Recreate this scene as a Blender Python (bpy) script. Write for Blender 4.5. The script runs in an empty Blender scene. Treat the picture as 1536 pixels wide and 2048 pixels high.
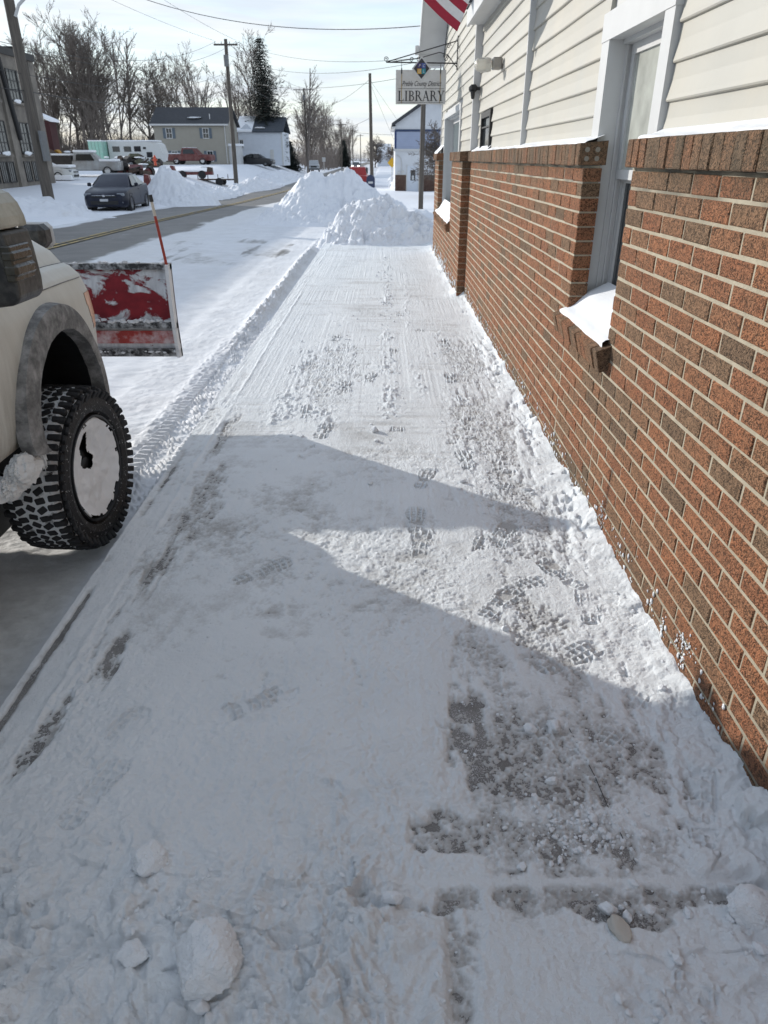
import bpy, bmesh, math, random
import numpy as np
from mathutils import Vector, Matrix

R = math.radians
random.seed(7)
SC = bpy.context.scene
COL = SC.collection

# ------------------------------------------------------------------ camera, sky, sun, exposure
cam_d = bpy.data.cameras.new('camera')
cam = bpy.data.objects.new('camera', cam_d)
COL.objects.link(cam)
cam.location = (0, 0, 1.70)
cam.rotation_euler = (R(90) - math.atan(708 / 1400), 0, 0)
cam_d.sensor_fit = 'VERTICAL'
cam_d.sensor_height = 36.0
cam_d.lens = 36.0 * 1400 / 2048
cam_d.clip_start = 0.05
cam_d.clip_end = 6000
cam_d.dof.use_dof = True
cam_d.dof.focus_distance = 3.0
cam_d.dof.aperture_fstop = 7.0
SC.camera = cam

SUN_EL, SUN_AZ = R(17.5), R(-50.8)          # azimuth from +Y towards +X
sdir = Vector((math.sin(SUN_AZ) * math.cos(SUN_EL), math.cos(SUN_AZ) * math.cos(SUN_EL), math.sin(SUN_EL)))
sun_d = bpy.data.lights.new('sun', 'SUN')
sun_d.energy = 2.8
sun_d.angle = R(0.53)
sun_d.color = (1.0, 0.95, 0.87)
sun = bpy.data.objects.new('sun', sun_d)
COL.objects.link(sun)
sun.rotation_euler = (-sdir).to_track_quat('-Z', 'Y').to_euler()
sun.location = (-30, 25, 20)

world = bpy.data.worlds.new('World')
SC.world = world
world.use_nodes = True
nt = world.node_tree
nt.nodes.clear()
def wn(t, **k):
    n = nt.nodes.new(t)
    for a, b in k.items(): setattr(n, a, b)
    return n
w_out = wn('ShaderNodeOutputWorld'); w_bg = wn('ShaderNodeBackground')
w_bg.inputs['Strength'].default_value = 0.15
sky = wn('ShaderNodeTexSky', sky_type='NISHITA', sun_disc=False)
sky.sun_elevation = SUN_EL; sky.sun_rotation = SUN_AZ
sky.air_density = 1.2; sky.dust_density = 0.4; sky.ozone_density = 3.0
tc = wn('ShaderNodeTexCoord')
mp = wn('ShaderNodeMapping'); mp.inputs['Scale'].default_value = (2.2, 2.2, 20.0)
n1 = wn('ShaderNodeTexNoise'); n1.inputs['Scale'].default_value = 1.7; n1.inputs['Detail'].default_value = 6
n1.inputs['Roughness'].default_value = 0.58; n1.inputs['Distortion'].default_value = 0.6
r1 = wn('ShaderNodeValToRGB')
r1.color_ramp.elements[0].position = 0.40; r1.color_ramp.elements[0].color = (0.66, 0.66, 0.66, 1)
r1.color_ramp.elements[1].position = 0.60; r1.color_ramp.elements[1].color = (0.95, 0.95, 0.95, 1)
n2 = wn('ShaderNodeTexNoise'); n2.inputs['Scale'].default_value = 4.0; n2.inputs['Detail'].default_value = 5
r2 = wn('ShaderNodeValToRGB')
r2.color_ramp.elements[0].position = 0.35; r2.color_ramp.elements[0].color = (3.6, 3.95, 4.4, 1)
r2.color_ramp.elements[1].position = 0.68; r2.color_ramp.elements[1].color = (4.35, 4.48, 4.6, 1)
sep = wn('ShaderNodeSeparateXYZ')
lowm = wn('ShaderNodeMapRange'); lowm.interpolation_type = 'SMOOTHSTEP'
for k_, v_ in (('From Min', 0.10), ('From Max', 0.55), ('To Min', 1.0), ('To Max', 0.65)): lowm.inputs[k_].default_value = v_
cov = wn('ShaderNodeMath', operation='MULTIPLY')
nt.links.new(tc.outputs['Generated'], sep.inputs[0]); nt.links.new(sep.outputs['Z'], lowm.inputs['Value'])
mxs = wn('ShaderNodeMixRGB')
nt.links.new(tc.outputs['Generated'], mp.inputs['Vector'])
nt.links.new(mp.outputs[0], n1.inputs['Vector']); nt.links.new(mp.outputs[0], n2.inputs['Vector'])
nt.links.new(n1.outputs['Fac'], r1.inputs['Fac']); nt.links.new(n2.outputs['Fac'], r2.inputs['Fac'])
nt.links.new(r1.outputs['Color'], cov.inputs[0]); nt.links.new(lowm.outputs[0], cov.inputs[1]); nt.links.new(cov.outputs[0], mxs.inputs['Fac'])
nt.links.new(sky.outputs['Color'], mxs.inputs['Color1']); nt.links.new(r2.outputs['Color'], mxs.inputs['Color2'])
nt.links.new(mxs.outputs['Color'], w_bg.inputs['Color']); nt.links.new(w_bg.outputs[0], w_out.inputs['Surface'])

SC.view_settings.view_transform = 'Standard'
SC.view_settings.look = 'None'
SC.view_settings.exposure = 0.54
SC.view_settings.gamma = 1.0
SC.view_settings.use_curve_mapping = False
SC.render.engine = 'CYCLES'
SC.cycles.use_denoising = True
SC.cycles.max_bounces = 6
SC.cycles.diffuse_bounces = 3
SC.cycles.transparent_max_bounces = 8

# ------------------------------------------------------------------ numpy noise
def _hash(ix, iy, seed):
    h = (ix.astype(np.int64) * 374761393 + iy.astype(np.int64) * 668265263 + seed * 974711) & 0xffffffff
    h = ((h ^ (h >> 13)) * 1274126177) & 0xffffffff
    h = (h ^ (h >> 16)) & 0xffffffff
    return h / 4294967295.0
def vnoise(x, y, seed=0):
    ix = np.floor(x); iy = np.floor(y); fx = x - ix; fy = y - iy
    sx = fx * fx * (3 - 2 * fx); sy = fy * fy * (3 - 2 * fy)
    a = _hash(ix, iy, seed); b = _hash(ix + 1, iy, seed); c = _hash(ix, iy + 1, seed); d = _hash(ix + 1, iy + 1, seed)
    return (a + (b - a) * sx) * (1 - sy) + (c + (d - c) * sx) * sy
def fbm(x, y, f=1.0, o=4, seed=0, g=0.5):
    t = 0; a = 1; n = 0
    for i in range(o):
        t = t + a * vnoise(x * f + 17.3 * i, y * f - 9.1 * i, seed + i * 31); n += a; a *= g; f *= 2.03
    return t / n
def worley(x, y, f=1.0, seed=0):
    """rounded clods: 1 in the middle of a cell, 0 at its rim, and a random value of the cell"""
    X = x * f; Y = y * f; ix = np.floor(X); iy = np.floor(Y)
    best = np.full(X.shape, 9.0); val = np.zeros(X.shape)
    for dx in (-1, 0, 1):
        for dy in (-1, 0, 1):
            cx = ix + dx; cy = iy + dy
            px = cx + _hash(cx, cy, seed); py = cy + _hash(cx, cy, seed + 77)
            d = (px - X) ** 2 + (py - Y) ** 2
            m = d < best
            best = np.where(m, d, best); val = np.where(m, _hash(cx, cy, seed + 191), val)
    return np.clip(1 - best * 1.6, 0, 1), val
def sstep(a, b, x):
    t = np.clip((x - a) / (b - a), 0, 1); return t * t * (3 - 2 * t)

# ------------------------------------------------------------------ object helpers
def tag(o, label=None, cat=None, group=None, kind=None):
    if label: o['label'] = label
    if cat: o['category'] = cat
    if group: o['group'] = group
    if kind: o['kind'] = kind
    return o
def thing(name, label, cat, loc=(0, 0, 0), rz=0.0, group=None):
    o = bpy.data.objects.new(name, None); COL.objects.link(o)
    o.empty_display_size = 0.2
    o.location = loc; o.rotation_euler = (0, 0, rz)
    return tag(o, label, cat, group)
def chain_loc(p):
    v = Vector((0, 0, 0))
    while p is not None:
        v += Vector(p.location); p = p.parent
    return v
def link_mesh(name, me, mats, parent=None, smooth=False):
    o = bpy.data.objects.new(name, me); COL.objects.link(o)
    if not isinstance(mats, (list, tuple)): mats = [mats]
    if len(me.materials) == 0:
        for m in mats: me.materials.append(m)
    if smooth and len(me.polygons): me.polygons.foreach_set('use_smooth', [True] * len(me.polygons))
    if parent is not None: o.parent = parent
    return o
class MB:
    def __init__(s): s.v = []; s.f = []; s.m = []; s.cur = 0
    def add(s, vs, fs):
        k = len(s.v); s.v.extend([tuple(p) for p in vs])
        for f in fs: s.f.append(tuple(i + k for i in f)); s.m.append(s.cur)
        return s
    def box(s, x0, x1, y0, y1, z0, z1, M=None):
        vs = [(x, y, z) for z in (z0, z1) for y in (y0, y1) for x in (x0, x1)]
        if M is not None: vs = [M @ Vector(p) for p in vs]
        return s.add(vs, [(0, 2, 3, 1), (4, 5, 7, 6), (0, 1, 5, 4), (2, 6, 7, 3), (0, 4, 6, 2), (1, 3, 7, 5)])
    def bevbox(s, x0, x1, y0, y1, z0, z1, b=0.02, M=None):
        """box with chamfered edges"""
        vs = []; idx = {}
        for ix, x in ((0, x0), (1, x1)):
            for iy, y in ((0, y0), (1, y1)):
                for iz, z in ((0, z0), (1, z1)):
                    sx = b if ix == 0 else -b; sy = b if iy == 0 else -b; sz = b if iz == 0 else -b
                    idx[(ix, iy, iz)] = len(vs)
                    vs += [(x, y + sy, z + sz), (x + sx, y, z + sz), (x + sx, y + sy, z)]
        if M is not None: vs = [M @ Vector(p) for p in vs]
        I = lambda a, b_, c, k: idx[(a, b_, c)] + k
        fs = []
        for e in (0, 1):
            q = [I(e, 0, 0, 0), I(e, 1, 0, 0), I(e, 1, 1, 0), I(e, 0, 1, 0)]; fs.append(q if e else q[::-1])
            q = [I(0, e, 0, 1), I(0, e, 1, 1), I(1, e, 1, 1), I(1, e, 0, 1)]; fs.append(q if e else q[::-1])
            q = [I(0, 0, e, 2), I(1, 0, e, 2), I(1, 1, e, 2), I(0, 1, e, 2)]; fs.append(q if e else q[::-1])
        for a in (0, 1):
            for c in (0, 1):
                fs.append([I(a, c, 0, 0), I(a, c, 1, 0), I(a, c, 1, 1), I(a, c, 0, 1)])
                fs.append([I(a, 0, c, 0), I(a, 1, c, 0), I(a, 1, c, 2), I(a, 0, c, 2)])
                fs.append([I(0, a, c, 1), I(1, a, c, 1), I(1, a, c, 2), I(0, a, c, 2)])
                for d in (0, 1): fs.append([I(a, c, d, 0), I(a, c, d, 1), I(a, c, d, 2)])
        return s.add(vs, fs)
    def tube(s, p0, p1, r0, r1=None, n=8, caps=True):
        r1 = r0 if r1 is None else r1
        p0 = Vector(p0); p1 = Vector(p1); d = (p1 - p0)
        if d.length < 1e-7: return s
        d.normalize(); u = d.orthogonal().normalized(); w = d.cross(u)
        vs = []
        for p, r in ((p0, r0), (p1, r1)):
            for i in range(n):
                a = 2 * math.pi * i / n
                vs.append(p + (u * math.cos(a) + w * math.sin(a)) * r)
        fs = [(i, (i + 1) % n, n + (i + 1) % n, n + i) for i in range(n)]
        if caps: fs += [tuple(range(n))[::-1], tuple(range(n, 2 * n))]
        return s.add(vs, fs)
    def path(s, pts, r, n=6, rs=None):
        pts = [Vector(p) for p in pts]; m = len(pts); vs = []
        d0 = (pts[1] - pts[0]).normalized(); u = d0.orthogonal().normalized()
        for k, p in enumerate(pts):
            d = (pts[min(k + 1, m - 1)] - pts[max(k - 1, 0)]).normalized()
            u = (u - d * u.dot(d)); u = u.normalized() if u.length > 1e-6 else d.orthogonal().normalized()
            w = d.cross(u); rr = rs[k] if rs else r
            for i in range(n):
                a = 2 * math.pi * i / n; vs.append(p + (u * math.cos(a) + w * math.sin(a)) * rr)
        fs = []
        for k in range(m - 1):
            for i in range(n):
                j = (i + 1) % n; fs.append((k * n + i, k * n + j, (k + 1) * n + j, (k + 1) * n + i))
        fs += [tuple(range(n))[::-1], tuple(range((m - 1) * n, m * n))]
        return s.add(vs, fs)
    def prism(s, pts, axis, a, b):
        """polygon pts (2D) extruded along axis 'x','y','z' from a to b"""
        def P(p, t):
            return {'x': (t, p[0], p[1]), 'y': (p[0], t, p[1]), 'z': (p[0], p[1], t)}[axis]
        n = len(pts); vs = [P(p, a) for p in pts] + [P(p, b) for p in pts]
        fs = [tuple(range(n)), tuple(range(n, 2 * n))[::-1]] + [(i, n + i, n + (i + 1) % n, (i + 1) % n) for i in range(n)]
        return s.add(vs, fs)
    def lathe(s, prof, n=24, M=None, closed=False):
        """profile of (r, h) turned about local z"""
        vs = []; m = len(prof)
        for i in range(n):
            a = 2 * math.pi * i / n
            for r, h in prof: vs.append((r * math.cos(a), r * math.sin(a), h))
        if M is not None: vs = [M @ Vector(p) for p in vs]
        fs = []
        for i in range(n):
            j = (i + 1) % n
            for k in range(m if closed else m - 1):
                l = (k + 1) % m; fs.append((i * m + k, j * m + k, j * m + l, i * m + l))
        return s.add(vs, fs)
    def loft(s, rings, cap=True):
        n = len(rings[0]); vs = [p for r in rings for p in r]; fs = []
        for k in range(len(rings) - 1):
            for i in range(n):
                j = (i + 1) % n; fs.append((k * n + i, k * n + j, (k + 1) * n + j, (k + 1) * n + i))
        if cap: fs += [tuple(range(n))[::-1], tuple(range((len(rings) - 1) * n, len(rings) * n))]
        return s.add(vs, fs)
    def quad(s, a, b, c, d): return s.add([a, b, c, d], [(0, 1, 2, 3)])
    def build(s, name, mats, parent=None, smooth=False, fix=True):
        off = chain_loc(parent) if parent is not None else Vector((0, 0, 0))
        me = bpy.data.meshes.new(name)
        me.from_pydata([(p[0] - off.x, p[1] - off.y, p[2] - off.z) for p in s.v], [], s.f)
        if any(s.m): me.polygons.foreach_set('material_index', s.m)
        if fix:
            bm = bmesh.new(); bm.from_mesh(me); bmesh.ops.recalc_face_normals(bm, faces=bm.faces); bm.to_mesh(me); bm.free()
        me.update()
        o = link_mesh(name, me, mats, parent, smooth)
        if smooth:
            try: me.set_sharp_from_angle(angle=R(38))
            except Exception: pass
        return o
def grid_mesh(name, X, Y, Z, mats, keep=None, attrs=None, parent=None, smooth=True):
    ny, nx = X.shape
    me = bpy.data.meshes.new(name)
    co = np.stack([X, Y, Z], -1).reshape(-1, 3)
    i = np.arange(ny * nx).reshape(ny, nx)
    q = np.stack([i[:-1, :-1], i[:-1, 1:], i[1:, 1:], i[1:, :-1]], -1).reshape(-1, 4)
    if keep is not None:
        k = keep.reshape(-1); q = q[k[q].any(axis=1)]
        used = np.zeros(len(co), bool); used[q.reshape(-1)] = True
        remap = np.cumsum(used) - 1; co = co[used]; q = remap[q]
    else: used = None
    me.vertices.add(len(co)); me.vertices.foreach_set('co', co.astype(np.float32).ravel())
    me.loops.add(q.size); me.loops.foreach_set('vertex_index', q.astype(np.int32).ravel())
    me.polygons.add(len(q)); me.polygons.foreach_set('loop_start', np.arange(0, q.size, 4, dtype=np.int32))
    me.update(calc_edges=True)
    for an, arr in (attrs or {}).items():
        a = me.attributes.new(an, 'FLOAT', 'POINT'); v = arr.reshape(-1)
        if used is not None: v = v[used]
        a.data.foreach_set('value', v.astype(np.float32))
    return link_mesh(name, me, mats, parent, smooth)

# ------------------------------------------------------------------ materials
class NT:
    def __init__(s, name):
        s.m = bpy.data.materials.new(name); s.m.use_nodes = True; s.t = s.m.node_tree
        s.b = s.t.nodes['Principled BSDF']
    def n(s, t, ins=None, **k):
        x = s.t.nodes.new(t)
        for a, b in k.items(): setattr(x, a, b)
        for a, b in (ins or {}).items():
            if isinstance(b, bpy.types.NodeSocket): s.t.links.new(b, x.inputs[a])
            else: x.inputs[a].default_value = b
        return x
    def l(s, a, b): s.t.links.new(a, b)
    def pos(s, scale=(1, 1, 1), obj=False):
        src = s.n('ShaderNodeTexCoord').outputs['Object'] if obj else s.n('ShaderNodeNewGeometry').outputs['Position']
        return s.n('ShaderNodeMapping', {'Vector': src, 'Scale': scale}).outputs[0]
    def noise(s, v, sc, det=4, rough=0.55, dist=0.0):
        return s.n('ShaderNodeTexNoise', {'Vector': v, 'Scale': sc, 'Detail': det, 'Roughness': rough, 'Distortion': dist}).outputs['Fac']
    def ramp(s, f, a, b, ca, cb):
        r = s.n('ShaderNodeValToRGB', {'Fac': f}); e = r.color_ramp.elements
        e[0].position = a; e[1].position = b
        c4 = lambda c: (c, c, c, 1) if isinstance(c, (int, float)) else (*c, 1)
        e[0].color = c4(ca); e[1].color = c4(cb); return r.outputs['Color']
    def mix(s, f, a, b):
        x = s.n('ShaderNodeMixRGB')
        for k, v in (('Fac', f), ('Color1', a), ('Color2', b)):
            if isinstance(v, bpy.types.NodeSocket): s.l(v, x.inputs[k])
            else: x.inputs[k].default_value = v if k == 'Fac' else (*v, 1)
        return x.outputs[0]
    def math(s, op, a, b=0.0):
        x = s.n('ShaderNodeMath', operation=op)
        for i, v in enumerate((a, b)):
            if isinstance(v, bpy.types.NodeSocket): s.l(v, x.inputs[i])
            else: x.inputs[i].default_value = v
        return x.outputs[0]
    def bump(s, h, strength=0.3, dist=0.01):
        x = s.n('ShaderNodeBump', {'Height': h, 'Strength': strength, 'Distance': dist}); s.l(x.outputs[0], s.b.inputs['Normal'])
        return x
    def col(s, c):
        if isinstance(c, bpy.types.NodeSocket): s.l(c, s.b.inputs['Base Color'])
        else: s.b.inputs['Base Color'].default_value = (*c, 1)
    def rough(s, r):
        if isinstance(r, bpy.types.NodeSocket): s.l(r, s.b.inputs['Roughness'])
        else: s.b.inputs['Roughness'].default_value = r
def plain(name, c, rough=0.6, var=0.12, scale=8.0, bump=0.0, bscale=60.0, metal=0.0, dirt=None, dscale=3.0, spec=None, coat=0.0):
    t = NT(name); p = t.pos()
    f = t.noise(p, scale, 5)
    lo = tuple(max(0, x * (1 - var)) for x in c); hi = tuple(min(1, x * (1 + var)) for x in c)
    col = t.ramp(f, 0.3, 0.7, lo, hi)
    if dirt is not None:
        d = t.ramp(t.noise(p, dscale, 6, 0.65), 0.42, 0.68, 0.0, dirt[1])
        col = t.mix(d, col, dirt[0])
    t.col(col); t.rough(rough); t.b.inputs['Metallic'].default_value = metal
    if spec is not None: t.b.inputs['Specular IOR Level'].default_value = spec
    if coat: t.b.inputs['Coat Weight'].default_value = coat
    if bump: t.bump(t.noise(p, bscale, 4), bump, 0.01)
    return t.m

def snow_mat(name, base=(0.86, 0.875, 0.90), dirty=None, fine=0.35):
    t = NT(name); p = t.pos()
    f = t.noise(p, 3.0, 6, 0.6)
    c = t.ramp(f, 0.3, 0.7, tuple(x * 0.95 for x in base), base)
    if dirty is not None:
        d = t.ramp(t.noise(p, dirty[2], 6, 0.62, 0.4), dirty[3], dirty[3] + 0.16, 0.0, dirty[1])
        c = t.mix(d, c, dirty[0])
    t.col(c); t.rough(0.62); t.b.inputs['Specular IOR Level'].default_value = 0.25
    h = t.math('ADD', t.noise(p, 55.0, 4, 0.65), t.math('MULTIPLY', t.noise(p, 260.0, 2), 0.4))
    t.bump(h, fine, 0.012)
    return t.m
M = {}
M['snow'] = snow_mat('snow')
M['snow_far'] = snow_mat('snow_field', (0.80, 0.82, 0.86), fine=0.15)
M['snow_pile'] = snow_mat('snow_piled', (0.78, 0.80, 0.84), dirty=((0.55, 0.52, 0.47), 0.35, 1.6, 0.60), fine=0.5)
# sidewalk snow: thin where the attribute 'thick' (metres of snow) is small
def walk_snow():
    t = NT('sidewalk_snow'); p = t.pos()
    th = t.n('ShaderNodeAttribute', attribute_name='thick').outputs['Fac']
    g1 = t.noise(p, 90.0, 4, 0.7); g2 = t.noise(p, 420.0, 2)
    tj = t.math('ADD', th, t.math('MULTIPLY', t.math('SUBTRACT', g1, 0.5), 0.006))
    thin = t.ramp(t.math('MULTIPLY', tj, 100.0), 0.0, 0.85, 1.0, 0.0)
    base = t.ramp(t.noise(p, 2.2, 6, 0.6), 0.3, 0.72, (0.77, 0.80, 0.82), (0.84, 0.87, 0.89))
    c = t.mix(t.math('MULTIPLY', thin, 0.75), base, (0.36, 0.345, 0.325))
    t.col(c); t.rough(0.6); t.b.inputs['Specular IOR Level'].default_value = 0.25
    h = t.math('ADD', g1, t.math('MULTIPLY', g2, 0.5))
    t.bump(h, 0.75, 0.010)
    return t.m
M['walk_snow'] = walk_snow()
def concrete():
    t = NT('sidewalk_concrete'); p = t.pos()
    c = t.ramp(t.noise(p, 5.0, 6, 0.65), 0.3, 0.7, (0.11, 0.105, 0.10), (0.22, 0.21, 0.20))
    fl = t.ramp(t.noise(p, 240.0, 3, 0.7), 0.50, 0.62, 0.0, 0.9)
    den = t.ramp(t.noise(p, 9.0, 4), 0.35, 0.7, 0.1, 1.0)
    c = t.mix(t.math('MULTIPLY', fl, den), c, (0.75, 0.76, 0.78))
    t.col(c); t.rough(0.75); t.bump(t.noise(p, 160.0, 4), 0.4, 0.006)
    return t.m
M['concrete'] = concrete()
def street():
    t = NT('street_surface'); p = t.pos()
    sn = t.n('ShaderNodeAttribute', attribute_name='snowy').outputs['Fac']
    di = t.n('ShaderNodeAttribute', attribute_name='dirt').outputs['Fac']
    asp = t.ramp(t.noise(p, 1.2, 6, 0.6), 0.3, 0.7, (0.105, 0.098, 0.092), (0.185, 0.172, 0.158))
    gr = t.noise(p, 300.0, 2); asp = t.mix(t.ramp(gr, 0.4, 0.7, 0.0, 0.35), asp, (0.25, 0.24, 0.22))
    sc = t.ramp(t.noise(p, 2.5, 6, 0.6), 0.3, 0.7, (0.66, 0.67, 0.69), (0.77, 0.785, 0.81))
    sc = t.mix(di, sc, t.ramp(t.noise(p, 14.0, 5, 0.65), 0.3, 0.7, (0.52, 0.505, 0.475), (0.74, 0.725, 0.695)))
    f = t.math('ADD', sn, t.math('MULTIPLY', t.math('SUBTRACT', t.noise(p, 6.0, 6, 0.65), 0.5), 0.5))
    f = t.ramp(f, 0.32, 0.68, 0.0, 1.0)
    t.col(t.mix(f, asp, sc)); t.rough(t.ramp(f, 0.0, 1.0, 0.55, 0.65)); t.b.inputs['Specular IOR Level'].default_value = 0.3
    t.bump(t.math('ADD', t.noise(p, 60.0, 5, 0.65), t.math('MULTIPLY', gr, 0.3)), 0.4, 0.012)
    return t.m
M['street'] = street()
def brickm(name, rug=1.0, dark_bands=True):
    t = NT(name); p = t.pos()
    a = t.n('ShaderNodeAttribute', attribute_name='tone').outputs['Fac']
    r = t.n('ShaderNodeValToRGB', {'Fac': a}); e = r.color_ramp
    e.interpolation = 'LINEAR'
    e.elements[0].position = 0.0; e.elements[0].color = (0.105, 0.085, 0.062, 1)
    e.elements[1].position = 1.0; e.elements[1].color = (0.37, 0.138, 0.064, 1)
    for q, c in ((0.22, (0.19, 0.128, 0.082)), (0.34, (0.26, 0.140, 0.080)), (0.62, (0.315, 0.122, 0.060)), (0.8, (0.285, 0.098, 0.049))):
        k = e.elements.new(q); k.color = (*c, 1)
    # wormy rug texture of the brick face
    pv = t.n('ShaderNodeMapping', {'Vector': p, 'Scale': (1, 1, 1.0)}).outputs[0]
    w = t.noise(pv, 78.0, 2, 0.55, 2.0)
    w2 = t.noise(p, 260.0, 3, 0.6)
    ridge = t.ramp(w, 0.43, 0.52, 0.0, 1.0)
    big = t.ramp(t.noise(p, 13.0, 4), 0.3, 0.7, 0.0, 1.0)
    c = t.mix(t.math('MULTIPLY', big, 0.35), r.outputs['Color'], (0.15, 0.115, 0.075))
    c = t.mix(ridge, t.mix(0.80, c, (0.045, 0.028, 0.018)), t.mix(0.14, c, (0.75, 0.40, 0.22)))
    c = t.mix(t.ramp(w2, 0.55, 0.75, 0.0, 0.35), c, (0.52, 0.33, 0.20))
    if dark_bands:  # patchy darker tone towards the cap and towards the ground
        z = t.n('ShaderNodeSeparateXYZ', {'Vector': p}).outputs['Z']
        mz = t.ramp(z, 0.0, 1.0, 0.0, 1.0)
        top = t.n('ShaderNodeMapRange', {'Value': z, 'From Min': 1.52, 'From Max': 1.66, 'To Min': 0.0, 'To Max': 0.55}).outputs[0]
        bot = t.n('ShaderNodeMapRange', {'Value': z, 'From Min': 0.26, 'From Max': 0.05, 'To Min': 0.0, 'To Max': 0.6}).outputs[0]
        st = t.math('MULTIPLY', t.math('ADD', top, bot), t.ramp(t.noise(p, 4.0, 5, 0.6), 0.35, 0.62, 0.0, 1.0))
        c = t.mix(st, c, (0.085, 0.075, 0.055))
    t.col(c); t.rough(0.85); t.b.inputs['Specular IOR Level'].default_value = 0.2
    t.bump(t.math('ADD', w, t.math('MULTIPLY', w2, 0.25)), 1.0, 0.011 * rug)
    return t.m
M['brick'] = brickm('rug_brick')
M['brick_end'] = plain('brick_end', (0.16, 0.075, 0.05), 0.85, 0.3, 30, 0.3, 120)
def mortar():
    t = NT('mortar'); p = t.pos()
    c = t.ramp(t.noise(p, 20.0, 5, 0.6), 0.3, 0.7, (0.34, 0.30, 0.225), (0.47, 0.415, 0.315))
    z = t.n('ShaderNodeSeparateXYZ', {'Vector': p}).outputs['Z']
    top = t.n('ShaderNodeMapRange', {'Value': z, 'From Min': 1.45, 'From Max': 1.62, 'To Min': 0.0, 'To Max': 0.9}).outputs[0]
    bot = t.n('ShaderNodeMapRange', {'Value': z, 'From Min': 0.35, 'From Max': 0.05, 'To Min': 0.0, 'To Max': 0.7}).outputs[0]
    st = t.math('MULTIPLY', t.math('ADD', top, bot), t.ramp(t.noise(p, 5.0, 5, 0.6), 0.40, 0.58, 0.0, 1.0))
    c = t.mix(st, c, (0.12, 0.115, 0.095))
    t.col(c); t.rough(0.9); t.bump(t.noise(p, 220.0, 4), 0.6, 0.006)
    return t.m
M['mortar'] = mortar()
M['siding'] = plain('cream_siding', (0.395, 0.385, 0.345), 0.5, 0.04, 2.0, 0.06, 30, dirt=((0.55, 0.47, 0.34), 0.22), dscale=1.3)
M['trim'] = plain('white_trim', (0.55, 0.555, 0.555), 0.45, 0.04, 4.0, 0.05, 40)
M['soffit'] = plain('soffit_grey', (0.55, 0.55, 0.54), 0.6, 0.06, 4.0)
M['roof'] = plain('asphalt_shingle', (0.055, 0.058, 0.065), 0.9, 0.25, 6.0, 0.4, 40)
M['black'] = plain('black_plastic', (0.012, 0.012, 0.013), 0.5, 0.2, 20, 0.15, 90)
M['iron'] = plain('black_iron', (0.02, 0.02, 0.022), 0.5, 0.2, 20)
M['pane_curtain'] = plain('curtained_pane', (0.42, 0.43, 0.39), 0.08, 0.22, 6.0, spec=0.6)
M['pane_dark'] = plain('dark_pane', (0.03, 0.036, 0.04), 0.06, 0.3, 3.0, spec=0.7)
M['pane_teal'] = plain('teal_pane', (0.16, 0.20, 0.205), 0.08, 0.2, 1.0, spec=0.6)
M['rust'] = plain('rust', (0.16, 0.07, 0.035), 0.8, 0.3, 15)
def wood_pole():
    t = NT('weathered_pole'); p = t.pos((14, 14, 0.8))
    c = t.ramp(t.noise(p, 1.5, 5, 0.6), 0.3, 0.7, (0.06, 0.052, 0.045), (0.15, 0.13, 0.11)); t.col(c); t.rough(0.9)
    t.bump(t.noise(p, 3.0, 4), 0.5, 0.02); return t.m
M['pole'] = wood_pole()
M['wire'] = plain('cable', (0.03, 0.03, 0.032), 0.6)
M['bark'] = plain('bare_bark', (0.15, 0.128, 0.112), 0.95, 0.25, 3.0)
M['bark_far'] = plain('bare_bark_pale', (0.17, 0.145, 0.13), 0.95, 0.2, 2.0)
M['needle'] = plain('spruce_needles', (0.020, 0.030, 0.024), 0.9, 0.35, 2.0)
# ================================================================== GROUND
_dy = np.array([-60, 15, 25, 41, 63, 76, 133, 200, 400, 900, 4000.]); _dz = np.array([0, 0, -.08, -.32, -.53, -.66, -.45, -.3, -.2, 0, 0.])
_ly = np.array([-60, 20, 35, 48, 70, 90, 120, 200, 400, 4000.]); _lz = np.array([0, 0, .10, .35, .95, 1.0, .9, .4, .2, 0.])
def dip(y): return np.interp(y, _dy, _dz)
def zg(x, y):
    x = np.asarray(x, float); y = np.asarray(y, float)
    w = sstep(-11.5, -18.0, x)
    return dip(y) * (1 - w) + np.interp(y, _ly, _lz) * w
def gz(x, y): return float(zg(x, y))

# far snow field: one sheet to the horizon
phi = np.linspace(math.atan(1.7 / 0.9), math.atan(1.7 / 3500), 330)
ys = np.concatenate([[-60, -30, -15, -6, -2, 0.2], 1.7 / np.tan(phi)])
t_ = np.linspace(-1, 1, 261); xs = np.sinh(t_ * 5.2) / math.sinh(5.2) * 900 - 3.0
GX, GY = np.meshgrid(xs, ys)
GZ = zg(GX, GY) + (fbm(GX, GY, 0.22, 4, 5) - 0.5) * 0.30 * sstep(14, 40, GY) * (1 - sstep(-11.2, -10.0, GX) * (1 - sstep(-0.5, 1.0, GX)))
under = (sstep(-10.45, -9.9, GX) * (1 - sstep(-1.8, -1.2, GX)) * (1 - sstep(380, 400, GY)))
walk = sstep(-1.8, -1.2, GX) * (1 - sstep(0.9, 1.15, GX)) * (1 - sstep(15.5, 17.0, GY))
GZ = GZ - 0.45 * np.clip(under + walk, 0, 1) * sstep(-1.0, 0.5, GY + 0 * GX) - 0.03
tag(grid_mesh('ground', GX, GY, GZ, M['snow_far']), kind='structure')

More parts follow.
